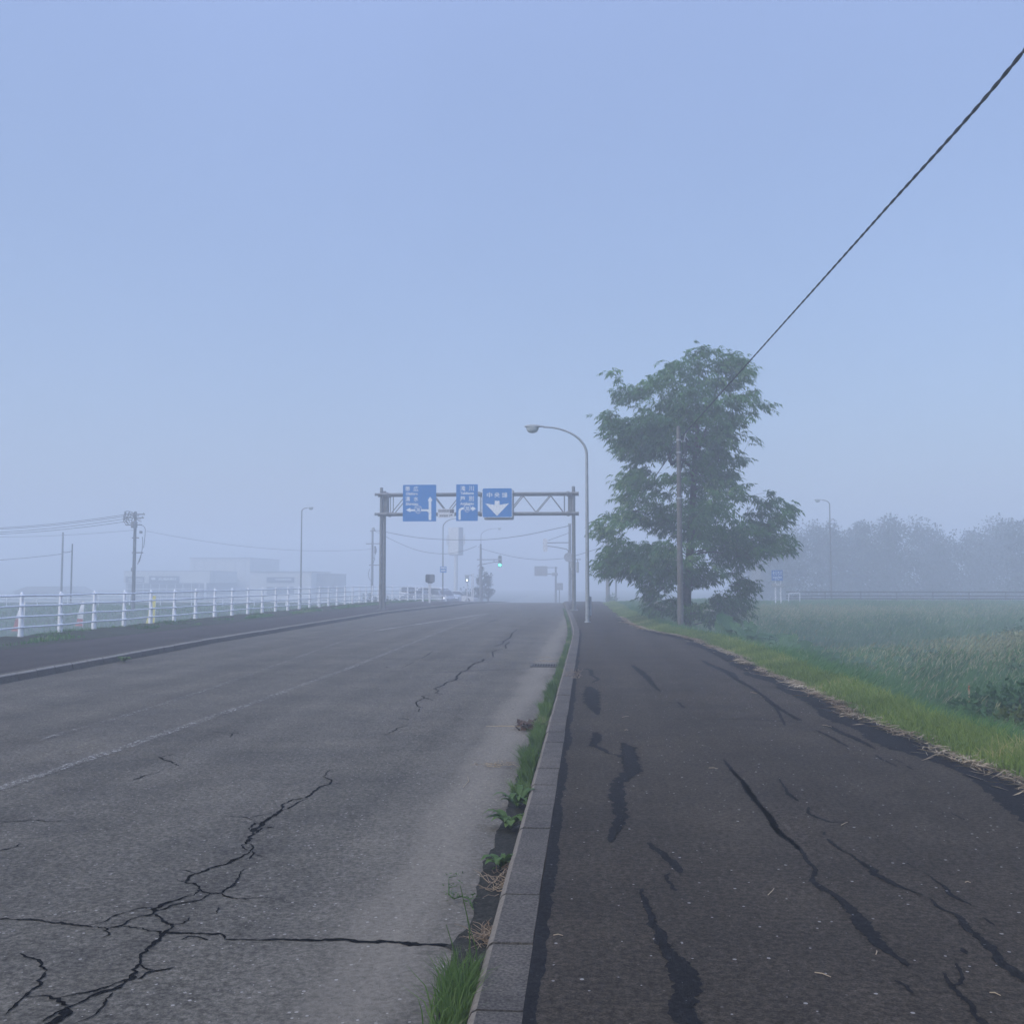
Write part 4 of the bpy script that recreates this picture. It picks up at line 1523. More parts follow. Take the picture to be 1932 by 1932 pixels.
# concrete pole before the tree
CP = onz(1279, 1181, 0)
cpt = at(1280.5, 806, CP.y)
con, hc = simple_pole('utility_pole', 'bare concrete utility pole standing in front of the large tree', 1280, 806, CP.y, ground_z(CP.x, CP.y), .118, .07, M['pole_dark'])
mb = MB()
mb.tube([(.1, -.05, hc - .55), (.2, -.08, hc - .5), (.26, -.1, hc - .2)], .02, 8)
mb.build('bracket', M['galv'], con)
for zz in (hc - .5, hc - .95, hc - 2.6):
    mb = MB()
    mb.tube([(0, 0, zz), (0, 0, zz + .06)], .088, 14)
    mb.build('band', M['galv'], con)
mb = MB()
for k in range(4):
    a = .1 + .05 * k
    mb.tube([(a, -.06, hc - .3 - .04 * k), (a + .04, -.1, hc - .75), (a - .03, -.1, hc - 1.25), (.1, -.05, hc - 1.6 + .1 * k)], .014, 6)
mb.build('cable_loop', M['wire'], con)
for q, z in enumerate(np.arange(1.8, hc - 1.2, .45)):
    s_ = 1 if q % 2 else -1
    mb = MB()
    mb.tube([(s_ * .06, 0, z), (s_ * .19, -.03, z)], .008, 6)
    mb.build('step_bolt', M['galv'], con)


def sag(a, b, s, n=24):
    a, b = Vector(a), Vector(b)
    return [a.lerp(b, k / n) - Vector((0, 0, s * 4 * (k / n) * (1 - k / n))) for k in range(n + 1)]


def wire(label, pts, r, m=None, group='overhead wires', twist=False):
    pts = [Vector(p) for p in pts]
    o0 = pts[0].copy()
    mb = MB()
    if not twist:
        mb.tube([p - o0 for p in pts], r, 6)
    else:
        cr_ = []
        n = len(pts)
        for i in range(n - 1):
            q0, q1, q2, q3 = pts[max(0, i - 1)], pts[i], pts[i + 1], pts[min(n - 1, i + 2)]
            m1, m2 = (q2 - q0) * .5 * min(1, (q2 - q1).length / ((q2 - q0).length * .5 + 1e-6)), (q3 - q1) * .5 * min(1, (q2 - q1).length / ((q3 - q1).length * .5 + 1e-6))
            ns = max(2, int((q2 - q1).length / .05))
            for k in range(ns):
                t = k / ns
                cr_.append(q1 * (2 * t ** 3 - 3 * t * t + 1) + m1 * (t ** 3 - 2 * t * t + t) + q2 * (3 * t * t - 2 * t ** 3) + m2 * (t ** 3 - t * t))
        fine = cr_ + [pts[-1]]
        for ph in (0, math.pi):
            q = []
            for i, p in enumerate(fine):
                an = ph + i * .42
                q.append(p - o0 + Vector((math.cos(an) * r * .34, 0, math.sin(an) * r * .34)))
            mb.tube(q, r * .62, 6)
    o = mb.build('overhead_wire', m or M['wire_grey'], smooth=True, loc=o0)
    return tag(o, label, 'wire', group)


ptop = Vector((con.location.x + .12, CP.y, con.location.z + hc - .35))
e2 = at(1932, 96, 8.9)
e1 = at(1405, 692, 26.0)
# curve through the pole head and the two sighted points, continued to a pole behind the viewer
ext = e2 + (e2 - at(1840, 208, 11.2)) * 4.5
ctrl = [ptop, e1, at(1660, 407, 15.0), e2, ext + Vector((0, 0, .35))]
wire('thick black twisted cable rising from the concrete pole across the sky', ctrl, .0205, M['wire'], None, True)

# hazy pole further along and its neighbour
p2, h2 = simple_pole('utility_pole', 'hazy concrete pole with weeds at its foot, left of the large tree', 1146, 998, 93, base(93), .2, .13, M['concrete_pole'])
p3, h3 = simple_pole('signal_post', 'faint short post with a small box, between hazy pole and large tree', 1162, 1072, 112, base(112), .1, .09, M['pole_grey'], 'post')
mb = MB()
mb.box((.05, -.12, h3 - .9), (.42, .25, .8), bev=.03)
mb.build('box', M['housing'], p3)
wire('thin wire from the concrete pole down to the hazy pole through the tree', sag(ptop, p2.location + Vector((0, 0, h2 - .1)), .5), .022, M['wire'])
bush('weed_clump', 'weed clump round the foot of the hazy concrete pole', (p2.location.x + .1, 92.6, base(92.6)), .9, .5, .9, 420, .12, M['shrub'], 14, 'weed')

# large left pole with cross arms
lp, lh = simple_pole('utility_pole', 'large dark pole crowded with cross arms and cables, behind the white railing', 255.5, 966, 88, -.9, .17, .12, M['dark_pole'])


def zl(x, y):           # local point on the left pole plane
    q = zat(1, x, y, 88)
    return Vector((q.x - lp.location.x, 0, q.z - lp.location.z))


for (x0, x1, y) in ((1075, 1250, 232), (1080, 1240, 262), (1085, 1225, 322), (1140, 1200, 433), (1140, 1235, 560)):
    a, b = zl(x0, y), zl(x1, y)
    mb = MB()
    mb.box(((a.x + b.x) / 2, -.16, (a.z + b.z) / 2), (b.x - a.x, .09, .09), bev=.01)
    mb.build('cross_arm', M['dark_pole'], lp)
for (x, y) in ((1085, 225), (1110, 222), (1140, 222), (1170, 224), (1240, 226), (1095, 255), (1125, 255), (1155, 255), (1230, 256)):
    q = zl(x, y)
    mb = MB()
    mb.lathe([(0, -.12), (.03, -.12), (.075, -.06), (.04, -.03), (.075, .02), (.04, .06), (0, .1)], (q.x, -.16, q.z), 10)
    mb.build('insulator', M['housing'], lp)
rr = random.Random(4)
for (x0, y0, x1, y1, x2, y2) in ((1075, 235, 1050, 290, 1100, 325), (1085, 240, 1065, 300, 1130, 325), (1095, 258, 1090, 290, 1110, 310), (1110, 235, 1085, 280, 1100, 305), (1075, 215, 1090, 195, 1150, 215), (1205, 318, 1265, 330, 1255, 385), (1255, 385, 1250, 480, 1240, 520), (1225, 560, 1205, 620, 1190, 660), (1160, 560, 1155, 620, 1175, 690), (1230, 425, 1245, 500, 1205, 640)):
    a, b, c = zl(x0, y0), zl(x1, y1), zl(x2, y2)
    pts = [a * (1 - t) ** 2 + b * 2 * t * (1 - t) + c * t * t + Vector((0, -.2, 0)) for t in np.linspace(0, 1, 9)]
    mb = MB()
    mb.tube(pts, .028, 6)
    mb.build('cable', M['wire_grey'], lp)
for (x, y, w, h) in ((1165, 320, 55, 60), (1168, 490, 16, 50), (1222, 385, 28, 22), (1150, 705, 26, 32)):
    q = zl(x, y)
    s_ = ZOOMS[1][2] * K * 88 / F
    mb = MB()
    mb.lathe([(0, -h * s_ / 2), (w * s_ * .42, -h * s_ / 2), (w * s_ / 2, -h * s_ * .4), (w * s_ / 2, h * s_ * .4), (w * s_ * .3, h * s_ / 2), (0, h * s_ / 2)], (q.x, -.3, q.z), 12)
    mb.build('transformer', M['pole_grey'], lp, smooth=True)
for k in range(16):
    x0, y0 = rr.uniform(1070, 1180), rr.uniform(205, 270)
    x1, y1 = x0 + rr.uniform(-35, 30), y0 + rr.uniform(15, 60)
    x2, y2 = x1 + rr.uniform(5, 60), y1 + rr.uniform(-20, 25)
    a, b, c = zl(x0, y0), zl(x1, y1), zl(x2, y2)
    mb = MB()
    mb.tube([a * (1 - t) ** 2 + b * 2 * t * (1 - t) + c * t * t + Vector((0, -.25, 0)) for t in np.linspace(0, 1, 7)], .028, 6)
    mb.build('cable', M['wire_grey'], lp)
LW = []
for i, (ya, yb, xs_) in enumerate(((335, 232, 1075), (345, 245, 1080), (372, 268, 1080), (385, 292, 1085))):
    a = zat(1, xs_, yb, 88)
    b = zat(1, -260, ya + 22, 97)
    wire('wire of the left bundle, counted {} from the top, on the crowded pole'.format(('first', 'second', 'third', 'fourth')[i]), sag(a, b, .25), .024, None, 'wires of the left bundle')
wire('faint lower wire reaching left from the crowded pole', sag(zat(1, 1160, 365, 88), zat(1, -200, 425, 100), .2), .014, None, 'faint wires at the left pole')
wire('faint wire sloping right from the crowded pole over the showroom', sag(zat(1, 1260, 375, 88), zat(2, 1560, 560, 120), .8), .014, None, 'faint wires at the left pole')

tp1, th1 = simple_pole('utility_pole', 'taller of the two thin hazy poles at the far left', 119, 1005, 104, -1.0, .12, .09, M['pole_grey'], 'utility pole')
tp2, th2 = simple_pole('utility_pole', 'shorter darker thin pole just right of the taller thin pole', 136.5, 1027, 96, -1.0, .085, .065, M['dark_pole'], 'utility pole')
wire('low wire at far left sagging to the taller thin pole', sag(zat(1, 535, 570, 104), zat(1, -260, 635, 104), .12), .03, None)
wire('short wire joining the two thin poles', sag(zat(1, 548, 556, 104), zat(1, 618, 545, 96), .06), .04, None)

# pole behind the gantry's left post
bp_, bh = simple_pole('utility_pole', 'hazy pole with cross arms close left of the gantry post', 703, 997, 116, -1.2, .16, .11, M['pole_grey'])


def zb2(x, y):
    q = zat(2, x, y, 116)
    return Vector((q.x - bp_.location.x, 0, q.z - bp_.location.z))


for (x0, x1, y) in ((1512, 1640, 512), (1540, 1692, 706), (1550, 1600, 395)):
    a, b = zb2(x0, y), zb2(x1, y)
    mb = MB()
    mb.box(((a.x + b.x) / 2, -.17, a.z), (b.x - a.x, .09, .1), bev=.01)
    mb.build('cross_arm', M['pole_grey'], bp_)
for (x0, y0, x1, y1, x2, y2) in ((1590, 530, 1625, 570, 1590, 620), (1575, 640, 1600, 640, 1590, 660), (1545, 740, 1520, 820, 1560, 850), (1590, 590, 1600, 640, 1575, 700), (1680, 720, 1690, 770, 1660, 800)):
    a, b, c = zb2(x0, y0), zb2(x1, y1), zb2(x2, y2)
    mb = MB()
    mb.tube([a * (1 - t) ** 2 + b * 2 * t * (1 - t) + c * t * t + Vector((0, -.2, 0)) for t in np.linspace(0, 1, 7)], .035, 6)
    mb.build('cable', M['pole_grey'], bp_)
q = zb2(1577, 378)
mb = MB()
mb.lathe([(0, -.2), (.16, -.18), (.18, .05), (.1, .2), (0, .22)], (q.x, 0, q.z), 10)
mb.build('insulator', M['housing'], bp_)
for k in range(3):
    q = zb2(1596, 545 + 22 * k)
    mb = MB()
    mb.box((q.x, -.25, q.z), (.2, .2, .3), bev=.04)
    mb.build('junction_box', M['pole_grey'], bp_)

# ------------------------------------------------------------------ signals
def signal_head(root, c, facing, lit, name='signal_head', mname='housing', h=1.2, w=.4, plate=False):
    """vertical three lens signal; facing = -1 towards the viewer, +1 away"""
    mb = MB()
    mb.prism([(c.x + x, c.z + z) for x, z in rounded(-w / 2, w / 2, -h / 2, h / 2, w * .45)], c.y - .1, c.y + .1)
    ho = mb.build(name, M[mname], root)
    for k in range(3):
        z = c.z + (1 - k) * h * .31
        vm_ = MB()
        pts = []
        n = 9
        for i in range(n):
            a = math.pi * i / (n - 1)
            pts.append((math.cos(a) * w * .36, math.sin(a) * w * .36))
        vs = [(c.x + x, c.y + facing * .1, z + zz) for x, zz in pts] + [(c.x + x, c.y + facing * .34, z + zz * .9) for x, zz in pts]
        vm_.add(vs, [(i, i + 1, n + i + 1, n + i) for i in range(n - 1)])
        vm_.build('visor', M[mname], ho)
        lm_ = MB()
        lm_.disc_y((c.x, c.y + facing * .112, z), w * .36, .02, 16)
        lm_.build('lens', M['green_light'] if (lit and k == 2) else M['black'], ho)
    return ho


SYl = 113
sp_, sh = simple_pole('traffic_light', 'traffic light on a tall pole with its green light glowing', 907, 1027, SYl, base(SYl), .16, .11, M['pole_grey'], 'traffic light', part='pole')


def zs(zid, x, y, root, Y):
    q = zat(zid, x, y, Y)
    return Vector((q.x - root.location.x, 0, q.z - root.location.z))


mb = MB()
mb.tube([zs('T', 712, 520, sp_, SYl), zs('T', 950, 520, sp_, SYl)], .05, 8)
mb.tube([zs('T', 718, 600, sp_, SYl), zs('T', 735, 580, sp_, SYl), zs('T', 900, 548, sp_, SYl), zs('T', 950, 545, sp_, SYl)], .045, 8)
mb.tube([zs('T', 900, 520, sp_, SYl), zs('T', 900, 548, sp_, SYl)], .035, 6)
mb.build('arm', M['pole_grey'], sp_)
signal_head(sp_, zs('T', 966, 538, sp_, SYl), -1, True, h=1.35, w=.42)

RY = 95
rp, rh = simple_pole('traffic_light', 'traffic light seen from behind on a pole just left of the gantry right post', 1075, 990, RY, base(RY), .15, .12, M['pole_grey'], 'traffic light', part='pole')
mb = MB()
mb.tube([zs('T', 1735, 333, rp, RY), zs('T', 1490, 335, rp, RY)], .045, 8)
mb.tube([zs('T', 1722, 445, rp, RY), zs('T', 1718, 420, rp, RY), zs('T', 1700, 405, rp, RY), zs('T', 1600, 385, rp, RY), zs('T', 1490, 370, rp, RY)], .04, 8)
mb.build('arm', M['pole_grey'], rp)
signal_head(rp, zs('T', 1465, 360, rp, RY), 1, False, mname='white', h=1.25, w=.42)
c = zs('T', 1722, 494, rp, RY)
mb = MB()
mb.disc_y((c.x, -.25, c.z), .42, .12, 20)
mb.tube([(c.x, -.2, c.z), (0, 0, c.z)], .04, 8)
mb.build('round_sign', M['back'], rp)
mb = MB()
for (x, y, w, h) in ((1752, 575, .25, .6), (1765, 690, .16, .9), (1735, 130, .3, .15)):
    c = zs('T', x, y, rp, RY)
    mb.box((c.x, -.22, c.z), (w, .2, h), bev=.03)
mb.build('control_box', M['housing'], rp)
# pedestrian signal on the same pole
pr = thing('pedestrian_signal', 'pedestrian signal seen from the side, right of the gantry right post', 'pedestrian signal', zat('T', 1822, 605, RY))
mb = MB()
mb.box((0, 0, 0), (.24, .42, 1.0), bev=.05)
mb.build('housing', M['housing'], pr)
mb = MB()
mb.tube([(-.8, 0, .72), (.32, 0, .72)], .035, 8)
mb.tube([(0, 0, .45), (0, 0, .72)], .03, 8)
mb.build('bracket', M['pole_grey'], pr)

# low pedestrian signal post with white light
py_ = 108
pp, ph_ = simple_pole('pedestrian_signal', 'low pedestrian signal with a small white light beside the small tree', *[zp('T', 604, 740)[0], zp('T', 604, 690)[1]], py_, base(py_) - .2, .07, .06, M['white'], 'pedestrian signal', part='post')
c = zs('T', 604, 728, pp, py_)
mb = MB()
mb.box((c.x, -.16, c.z), (.38, .22, .74), bev=.03)
ho = mb.build('housing', M['housing'], pp)
c = zs('T', 605, 747, pp, py_)
mb = MB()
mb.disc_y((c.x, -.29, c.z), .09, .03, 14)
mb.build('lens', M['white_light'], ho)
mb = MB()
a, b = zs('T', 575, 695, pp, py_), zs('T', 660, 693, pp, py_)
mb.tube([a, b], .04, 8)
mb.build('bracket', M['pole_grey'], pp)
for x, lab in ((655, 'left of the two bare white posts by the small tree'), (672, 'right of the two bare white posts by the small tree')):
    px, py = zp('T', x, 680)
    o, _ = simple_pole('marker_post', lab, px, py, 110, base(110) - .2, .06, .055, M['white'], 'post')

# twin-headed loudspeaker post
dp = zat('T', 190, 1010, 78)
zb0 = base(78) - .14
dp = thing('loudspeaker_post', 'white twin post with two dark loudspeaker boxes by the road', 'post', (zat('T', 190, 900, 78).x, 78, zb0))
for x0, x1 in ((182, 184), (200, 192)):
    mb = MB()
    a, b = zs('T', x0, 775, dp, 78), zs('T', x1, 1012, dp, 78)
    mb.tube([a, (b.x, 0, -.3)], .045, 8)
    mb.build('post', M['white'], dp)
for x in (176, 213):
    c = zs('T', x, 727, dp, 78)
    mb = MB()
    mb.box((c.x, 0, c.z), (.42, .35, .62), bev=.06)
    mb.build('speaker_box', M['black'] if x < 200 else M['pole_grey'], dp)
    c = zs('T', x + (4 if x < 200 else -3), 768, dp, 78)
    mb = MB()
    mb.box((c.x, 0, c.z), (.2, .2, .18), bev=.04)
    mb.build('fitting', M['black'], dp)

# blue plate on the lamp behind the signs
S = SignFace('T', 305, 375, 597, 663, 97.7, 'name_plate', 'small blue and white plate fixed on the lamp post behind the signs', [M['blue'], M['letter']], r=.02, thick=.04)
S.rect(312, 606, 368, 618)
for i in range(3):
    S.rect(318 + i * 17, 632, 330 + i * 17, 650)
S.done()

# sign seen from the back over the crest, and a small sign
by = 124
bs_, bh2 = simple_pole('direction_sign', 'blank back of a direction sign on a pole beyond the crest', 1048.5, 1070, by, base(by) - .2, .13, .1, M['pole_grey'], 'road sign', part='pole')
a, b = zs('T', 1347, 700, bs_, by), zs('T', 1490, 592, bs_, by)
mb = MB()
mb.prism(rounded(a.x, b.x, a.z, b.z, .06), -.05, .05)
mb.build('panel', M['back'], bs_)
mb = MB()
for y in (608, 680):
    mb.tube([zs('T', 1380, y, bs_, by) + Vector((0, .1, 0)), zs('T', 1600, y, bs_, by) + Vector((0, .1, 0))], .05, 8)
mb.build('arm', M['pole_grey'], bs_)
c = zs('T', 1570, 682, bs_, by)
mb = MB()
mb.box((c.x, -.1, c.z), (.75, .2, .4), bev=.1)
mb.build('clamp', M['back'], bs_)
ss, _ = simple_pole('road_sign', 'small faint square sign on a thin post, just left of the right traffic light', *zp('T', 1622, 800), 118, base(118) - .2, .05, .05, M['pole_grey'], 'road sign', part='post')
c = zs('T', 1625, 817, ss, 118)
mb = MB()
mb.prism(rounded(c.x - .38, c.x + .38, c.z - .4, c.z + .4, .05), -.1, -.06)
mb.build('panel', M['back'], ss)

# advertising pylon
ay = 165
pyl = thing('sign_pylon', 'tall pale pylon sign with a faceted box on a white column', 'pylon sign', (zat('T', 478, 900, ay).x, ay, -1.9))
mb = MB()
a, b = zs('T', 458, 470, pyl, ay), zs('T', 500, 470, pyl, ay)
r_ = (b.x - a.x) / 2
mb.tube([(0, 0, -.5), (0, 0, a.z)], [r_ * 1.05, r_], 18)
mb.build('column', M['wall_white'], pyl, smooth=True)
a, b = zs('T', 395, 462, pyl, ay), zs('T', 560, 165, pyl, ay)
mid = zs('T', 515, 300, pyl, ay)
mb = MB()
d2 = (b.x - a.x) * .6
out = [(a.x, -.2), (mid.x, -.9), (b.x, .1), (b.x - .3, d2), (a.x + .3, d2)]
vs = [(x, y, a.z) for x, y in out] + [(x, y, b.z) for x, y in out]
mb.add(vs, [(4, 3, 2, 1, 0), (5, 6, 7, 8, 9)], 0)
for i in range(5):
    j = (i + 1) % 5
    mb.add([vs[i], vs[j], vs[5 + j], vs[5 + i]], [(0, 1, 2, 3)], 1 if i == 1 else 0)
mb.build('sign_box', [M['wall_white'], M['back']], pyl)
mb = MB()
for x in (388, 570):
    c = zs('T', x, 300, pyl, ay)
    mb.prism([(c.x - .12, c.z - .9), (c.x + .12, c.z - .6), (c.x + .12, c.z + .9), (c.x - .12, c.z + .6)], -.4, .4)
mb.build('side_panel', M['wall_white'], pyl)
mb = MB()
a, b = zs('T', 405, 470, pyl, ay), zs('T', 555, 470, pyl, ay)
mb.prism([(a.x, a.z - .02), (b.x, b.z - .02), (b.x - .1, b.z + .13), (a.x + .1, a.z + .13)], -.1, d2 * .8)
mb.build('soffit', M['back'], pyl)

# wires over the crossing
wy = 110


def wire_px(label, pts, Ya, Yb, r=.03, group='wires over the crossing'):
    P_ = []
    for i, (x, y) in enumerate(pts):
        P_.append(zat(3, x, y, Ya + (Yb - Ya) * i / (len(pts) - 1)))
    # smooth
    out = []
    n = len(P_)
    for i in range(n - 1):
        p0, p1, p2_, p3_ = P_[max(0, i - 1)], P_[i], P_[i + 1], P_[min(n - 1, i + 2)]
        for k in range(6):
            t = k / 6
            out.append(.5 * ((2 * p1) + (p2_ - p0) * t + (2 * p0 - 5 * p1 + 4 * p2_ - p3_) * t * t + (3 * p1 - p0 - 3 * p2_ + p3_) * t ** 3))
    out.append(P_[-1])
    wire(label, out, r, M['wire_grey'], group)


wire_px('upper wire sagging from the hazy pole to the right traffic light pole', [(30, 515), (130, 532), (400, 580), (700, 600), (1000, 598), (1300, 565), (1560, 512), (1706, 480)], 116, 95, .033)
wire_px('lower wire sagging from the hazy pole to the green traffic light pole', [(35, 520), (130, 570), (300, 650), (450, 700), (640, 720), (800, 695), (915, 652)], 116, 113, .026)
wire_px('wire from the green traffic light pole past the round sign to the right', [(930, 660), (1000, 688), (1200, 740), (1400, 768), (1560, 768), (1700, 752), (1880, 700), (2060, 640)], 113, 93, .024)
wire_px('short stay wire above the traffic light seen from behind', [(1710, 540), (1600, 580), (1530, 605)], 95, 95, .02)

# ------------------------------------------------------------------ river sign and right side posts
RSY = 82
S = SignFace(6, 302, 371, 534, 602, RSY, 'river_sign', 'blue river name sign on two white posts in the meadow', [M['blue2'], M['letter']], r=.02, thick=.18, cat='road sign')
S.text('そらち川', 307, 366, 541, 568, 1, .01)
S.text('Sorachi River', 307, 366, 573, 586, 1, .02)
for i in range(3):
    S.rect(322 + 11 * i, 591, 326 + 11 * i, 597)
S.done(brackets=False)
gz = ground_z(S.org.x, RSY) - S.org.z
for x in (326, 360):
    mb = MB()
    a = S.p(x, 602)
    mb.tube([(a[0], .06, a[1] + .02), (a[0], .06, gz - .3)], .055, 10)
    mb.build('post', M['white'], S.root)
a = S.p(343, 632)
mb = MB()
mb.box((a[0], .0, a[1]), (1.0, .06, .3), bev=.02)
mb.build('lower_plate', M['back'], S.root)
a = S.p(330, 627)
mb = MB()
mb.box((a[0] + .16, -.05, a[1]), (.4, .03, .06))
mb.build('plate_edge', M['white'], S.root)
gb, _ = simple_pole('road_sign', 'faint grey back of a sign beside the blue river sign', *zp(6, 198, 600), 98, -.6, .05, .05, M['pole_grey'], 'road sign', part='post')
c = zs(6, 198, 570, gb, 98)
mb = MB()
mb.prism(rounded(c.x - .42, c.x + .42, c.z - .75, c.z + .75, .05), -.1, -.06)
mb.build('panel', M['back'], gb)
# orange topped stake in the meadow
q = gpt(1828, 1285, 17)
st = thing('marker_stake', 'slim stake with orange top in the meadow by the dark shrub', 'stake', q)
mb = MB()
mb.tube([(0, 0, -.2), (0, 0, .95)], .013, 8)
mb.build('shaft', M['straw'], st)
mb = MB()
mb.tube([(0, 0, .95), (0, 0, 1.02)], [.016, .014], 8)
mb.build('cap', M['orange'], st)

# ------------------------------------------------------------------ banners beyond the railing
def banner(label, zx, y0, y1, Y, w, cols):
    top = zat(1, zx, y0, Y)
    g = ground_z(top.x, Y)
    root = thing('banner_flag', label, 'banner', (top.x, Y, g), group='banners beyond the railing')
    mb = MB()
    mb.tube([(0, 0, -.2), (.12, 0, top.z - g + .06)], .016, 6)
    mb.build('pole', M['white'], root)
    h = top.z - g
    zb = zat(1, zx, y1, Y).z - g
    n = 14
    mb = MB()
    vs, fs, ms = [], [], []
    for i in range(n + 1):
        t = i / n
        z = zb + (h - zb) * t
        lean = .12 * z / h
        ww = w * (.75 - .4 * t)
        wob = .06 * math.sin(t * 9)
        vs += [(lean - ww * (1 - .2 * t), wob, z), (lean - .01, 0, z)]
    for i in range(n):
        mb.add([vs[2 * i], vs[2 * i + 1], vs[2 * i + 3], vs[2 * i + 2]], [(0, 1, 2, 3)], 0 if i / n < cols[2] else 1)
    # cloth has a thickness
    off = [(x, y + .006, z) for x, y, z in vs]
    for i in range(n):
        mb.add([off[2 * i + 2], off[2 * i + 3], off[2 * i + 1], off[2 * i]], [(0, 1, 2, 3)], 0 if i / n < cols[2] else 1)
    mb.build('cloth', [M[cols[0]], M[cols[1]]], root)


banner('white banner with a red lower end, leftmost of the banners', 205, 985, 1235, 72, 1.2, ('red_cloth', 'white_cloth', .42))
banner('white banner with a short red foot, between the other two banners', 712, 970, 1190, 74, .78, ('red_cloth', 'white_cloth', .22))
banner('yellow banner behind the white railing', 1328, 930, 1185, 72, .95, ('yellow_cloth', 'yellow_cloth', .5))

# ------------------------------------------------------------------ buildings in the fog
def block(root, x0, x1, y0, y1, z0, z1, name, m, bev=.05):
    mb = MB()
    mb.box(((x0 + x1) / 2, (y0 + y1) / 2, (z0 + z1) / 2), (x1 - x0, y1 - y0, z1 - z0), bev=bev)
    return mb.build(name, m, root)


BY = 205
o = zat('S', 660, 790, BY)
sr = thing('showroom_building', 'low car showroom with white fascia, dark sign boards and wide glass front', 'building', (o.x, BY, o.z - .4))


def zq(x, y, Y=BY, r=None):
    r = r or sr
    q = zat('S', x, y, Y)
    return Vector((q.x - r.location.x, q.y - r.location.y, q.z - r.location.z))


a, b = zq(150, 790), zq(1150, 402)
w_ = zq(150, 540)
mb = MB()
mb.prism([(a.x, 0), (b.x, 0), (b.x, w_.z), (a.x, w_.z)], .1, 16)
mb.build('wall', M['wall_grey'], sr)
mb = MB()
mb.prism([(a.x - .3, w_.z), (b.x + .2, w_.z), (b.x + .2, b.z), (a.x - .3, b.z)], -.25, 16.2)
mb.build('fascia', M['wall_white'], sr)
mb = MB()
mb.prism([(a.x - .35, b.z), (b.x + .25, b.z), (b.x + .25, b.z + .12), (a.x - .35, b.z + .12)], -.32, 16.3)
mb.build('parapet_cap', M['back'], sr)
for k in range(5):
    x0, x1 = a.x + .3 + k * (b.x - a.x - .6) / 5, a.x + (k + 1) * (b.x - a.x - .6) / 5 + .2
    mb = MB()
    mb.box(((x0 + x1) / 2, .05, w_.z * .52), (x1 - x0, .08, w_.z * .86), bev=.01)
    f_ = mb.build('window', M['window'], sr)
    mb = MB()
    for xx in (x0 + .05, (x0 + x1) / 2):
        mb.box((xx, -.02, w_.z * .52), (.1, .06, w_.z * .86))
    mb.build('mullion', M['white'], f_)
mb = MB()
e_ = zq(1110, 612)
mb.box(((a.x + e_.x) / 2, -.9, e_.z), (e_.x - a.x, 1.4, .14), bev=.02)
mb.build('canopy', M['white'], sr)
mb = MB()
mb.box((zq(1112, 650).x, -.35, w_.z / 2), (.4, .4, w_.z), bev=.03)
mb.build('column', M['white'], sr)
c, d = zq(442, 540), zq(803, 458)
mb = MB()
mb.prism([(c.x, c.z - .1), (d.x, c.z - .1), (d.x, d.z), (c.x, d.z)], -.42, -.26, 0)
t0, t1 = zq(555, 508), zq(765, 480)
put_text(mb, 'SUBARU', t0.x, t1.x, t0.z, t1.z, -.425, 1, .03)
n = 12
ov0 = zq(495, 490)
mb.add([(ov0.x + .5 * math.cos(2 * math.pi * k / n), -.425, ov0.z + .28 * math.sin(2 * math.pi * k / n)) for k in range(n)], [tuple(range(n))], 1)
mb.build('sign_board', [M['sign_dark'], M['letter']], sr)
c, d = zq(165, 535), zq(385, 465)
mb = MB()
mb.prism([(c.x, c.z), (d.x, c.z), (d.x, d.z), (c.x, d.z)], -.42, -.26, 0)
for y in (495, 515):
    u, v = zq(200, y + 5), zq(370, y - 3)
    mb.add([(u.x, -.425, u.z), (v.x, -.425, u.z), (v.x, -.425, v.z), (u.x, -.425, v.z)], [(0, 1, 2, 3)], 1)
mb.build('sign_board', [M['sign_dark'], M['letter']], sr)
# wing receding to the right
mb = MB()
c = zq(1640, 470, 238)
mb.add([(b.x + .25, 2, 0), (c.x, 24, 0), (c.x, 24, c.z), (b.x + .25, 2, b.z - .1), (b.x - 6, 24, 0), (b.x - 6, 24, c.z)], [(0, 1, 2, 3), (1, 4, 5, 2), (3, 2, 5)])
mb.build('side_wing', M['wall_grey'], sr)
mb = MB()
k0, k1 = .2, .5
vs = []
for k, zz in ((k0, .55), (k1, .55), (k1, .85), (k0, .85)):
    vs.append((b.x + .25 + (c.x - b.x - .25) * k + .05, 2 + 22 * k - .1, (b.z - .1 + (c.z - b.z + .1) * k) * zz))
mb.add(vs, [(0, 1, 2, 3)])
mb.build('window', M['window'], sr)

hb = thing('warehouse_building', 'tall pale hall rising behind the car showroom', 'building', (zat('S', 1260, 500, 228).x, 228, -1.8))
a, b = zat('S', 915, 600, 228) - hb.location, zat('S', 1640, 247, 228) - hb.location
block(hb, a.x, b.x, 0, 22, -.5, b.z, 'wall', M['wall_white'], .1)
s2 = zat('S', 1800, 290, 246) - hb.location
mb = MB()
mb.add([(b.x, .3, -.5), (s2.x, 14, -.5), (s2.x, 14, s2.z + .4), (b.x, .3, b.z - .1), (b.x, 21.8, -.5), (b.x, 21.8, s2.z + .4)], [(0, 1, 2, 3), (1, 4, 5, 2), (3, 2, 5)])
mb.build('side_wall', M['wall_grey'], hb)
mb = MB()
mb.box(((a.x + b.x) / 2, 11, b.z + .08), (b.x - a.x + .3, 22.4, .16), bev=.04)
mb.build('roof', M['back'], hb)
mb = MB()
for k in range(6):
    x0 = a.x + (k + .5) * (b.x - a.x) / 6
    mb.box((x0, -.03, b.z * .5), (.08, .06, b.z), bev=.0)
mb.build('cladding_joint', M['back'], hb)

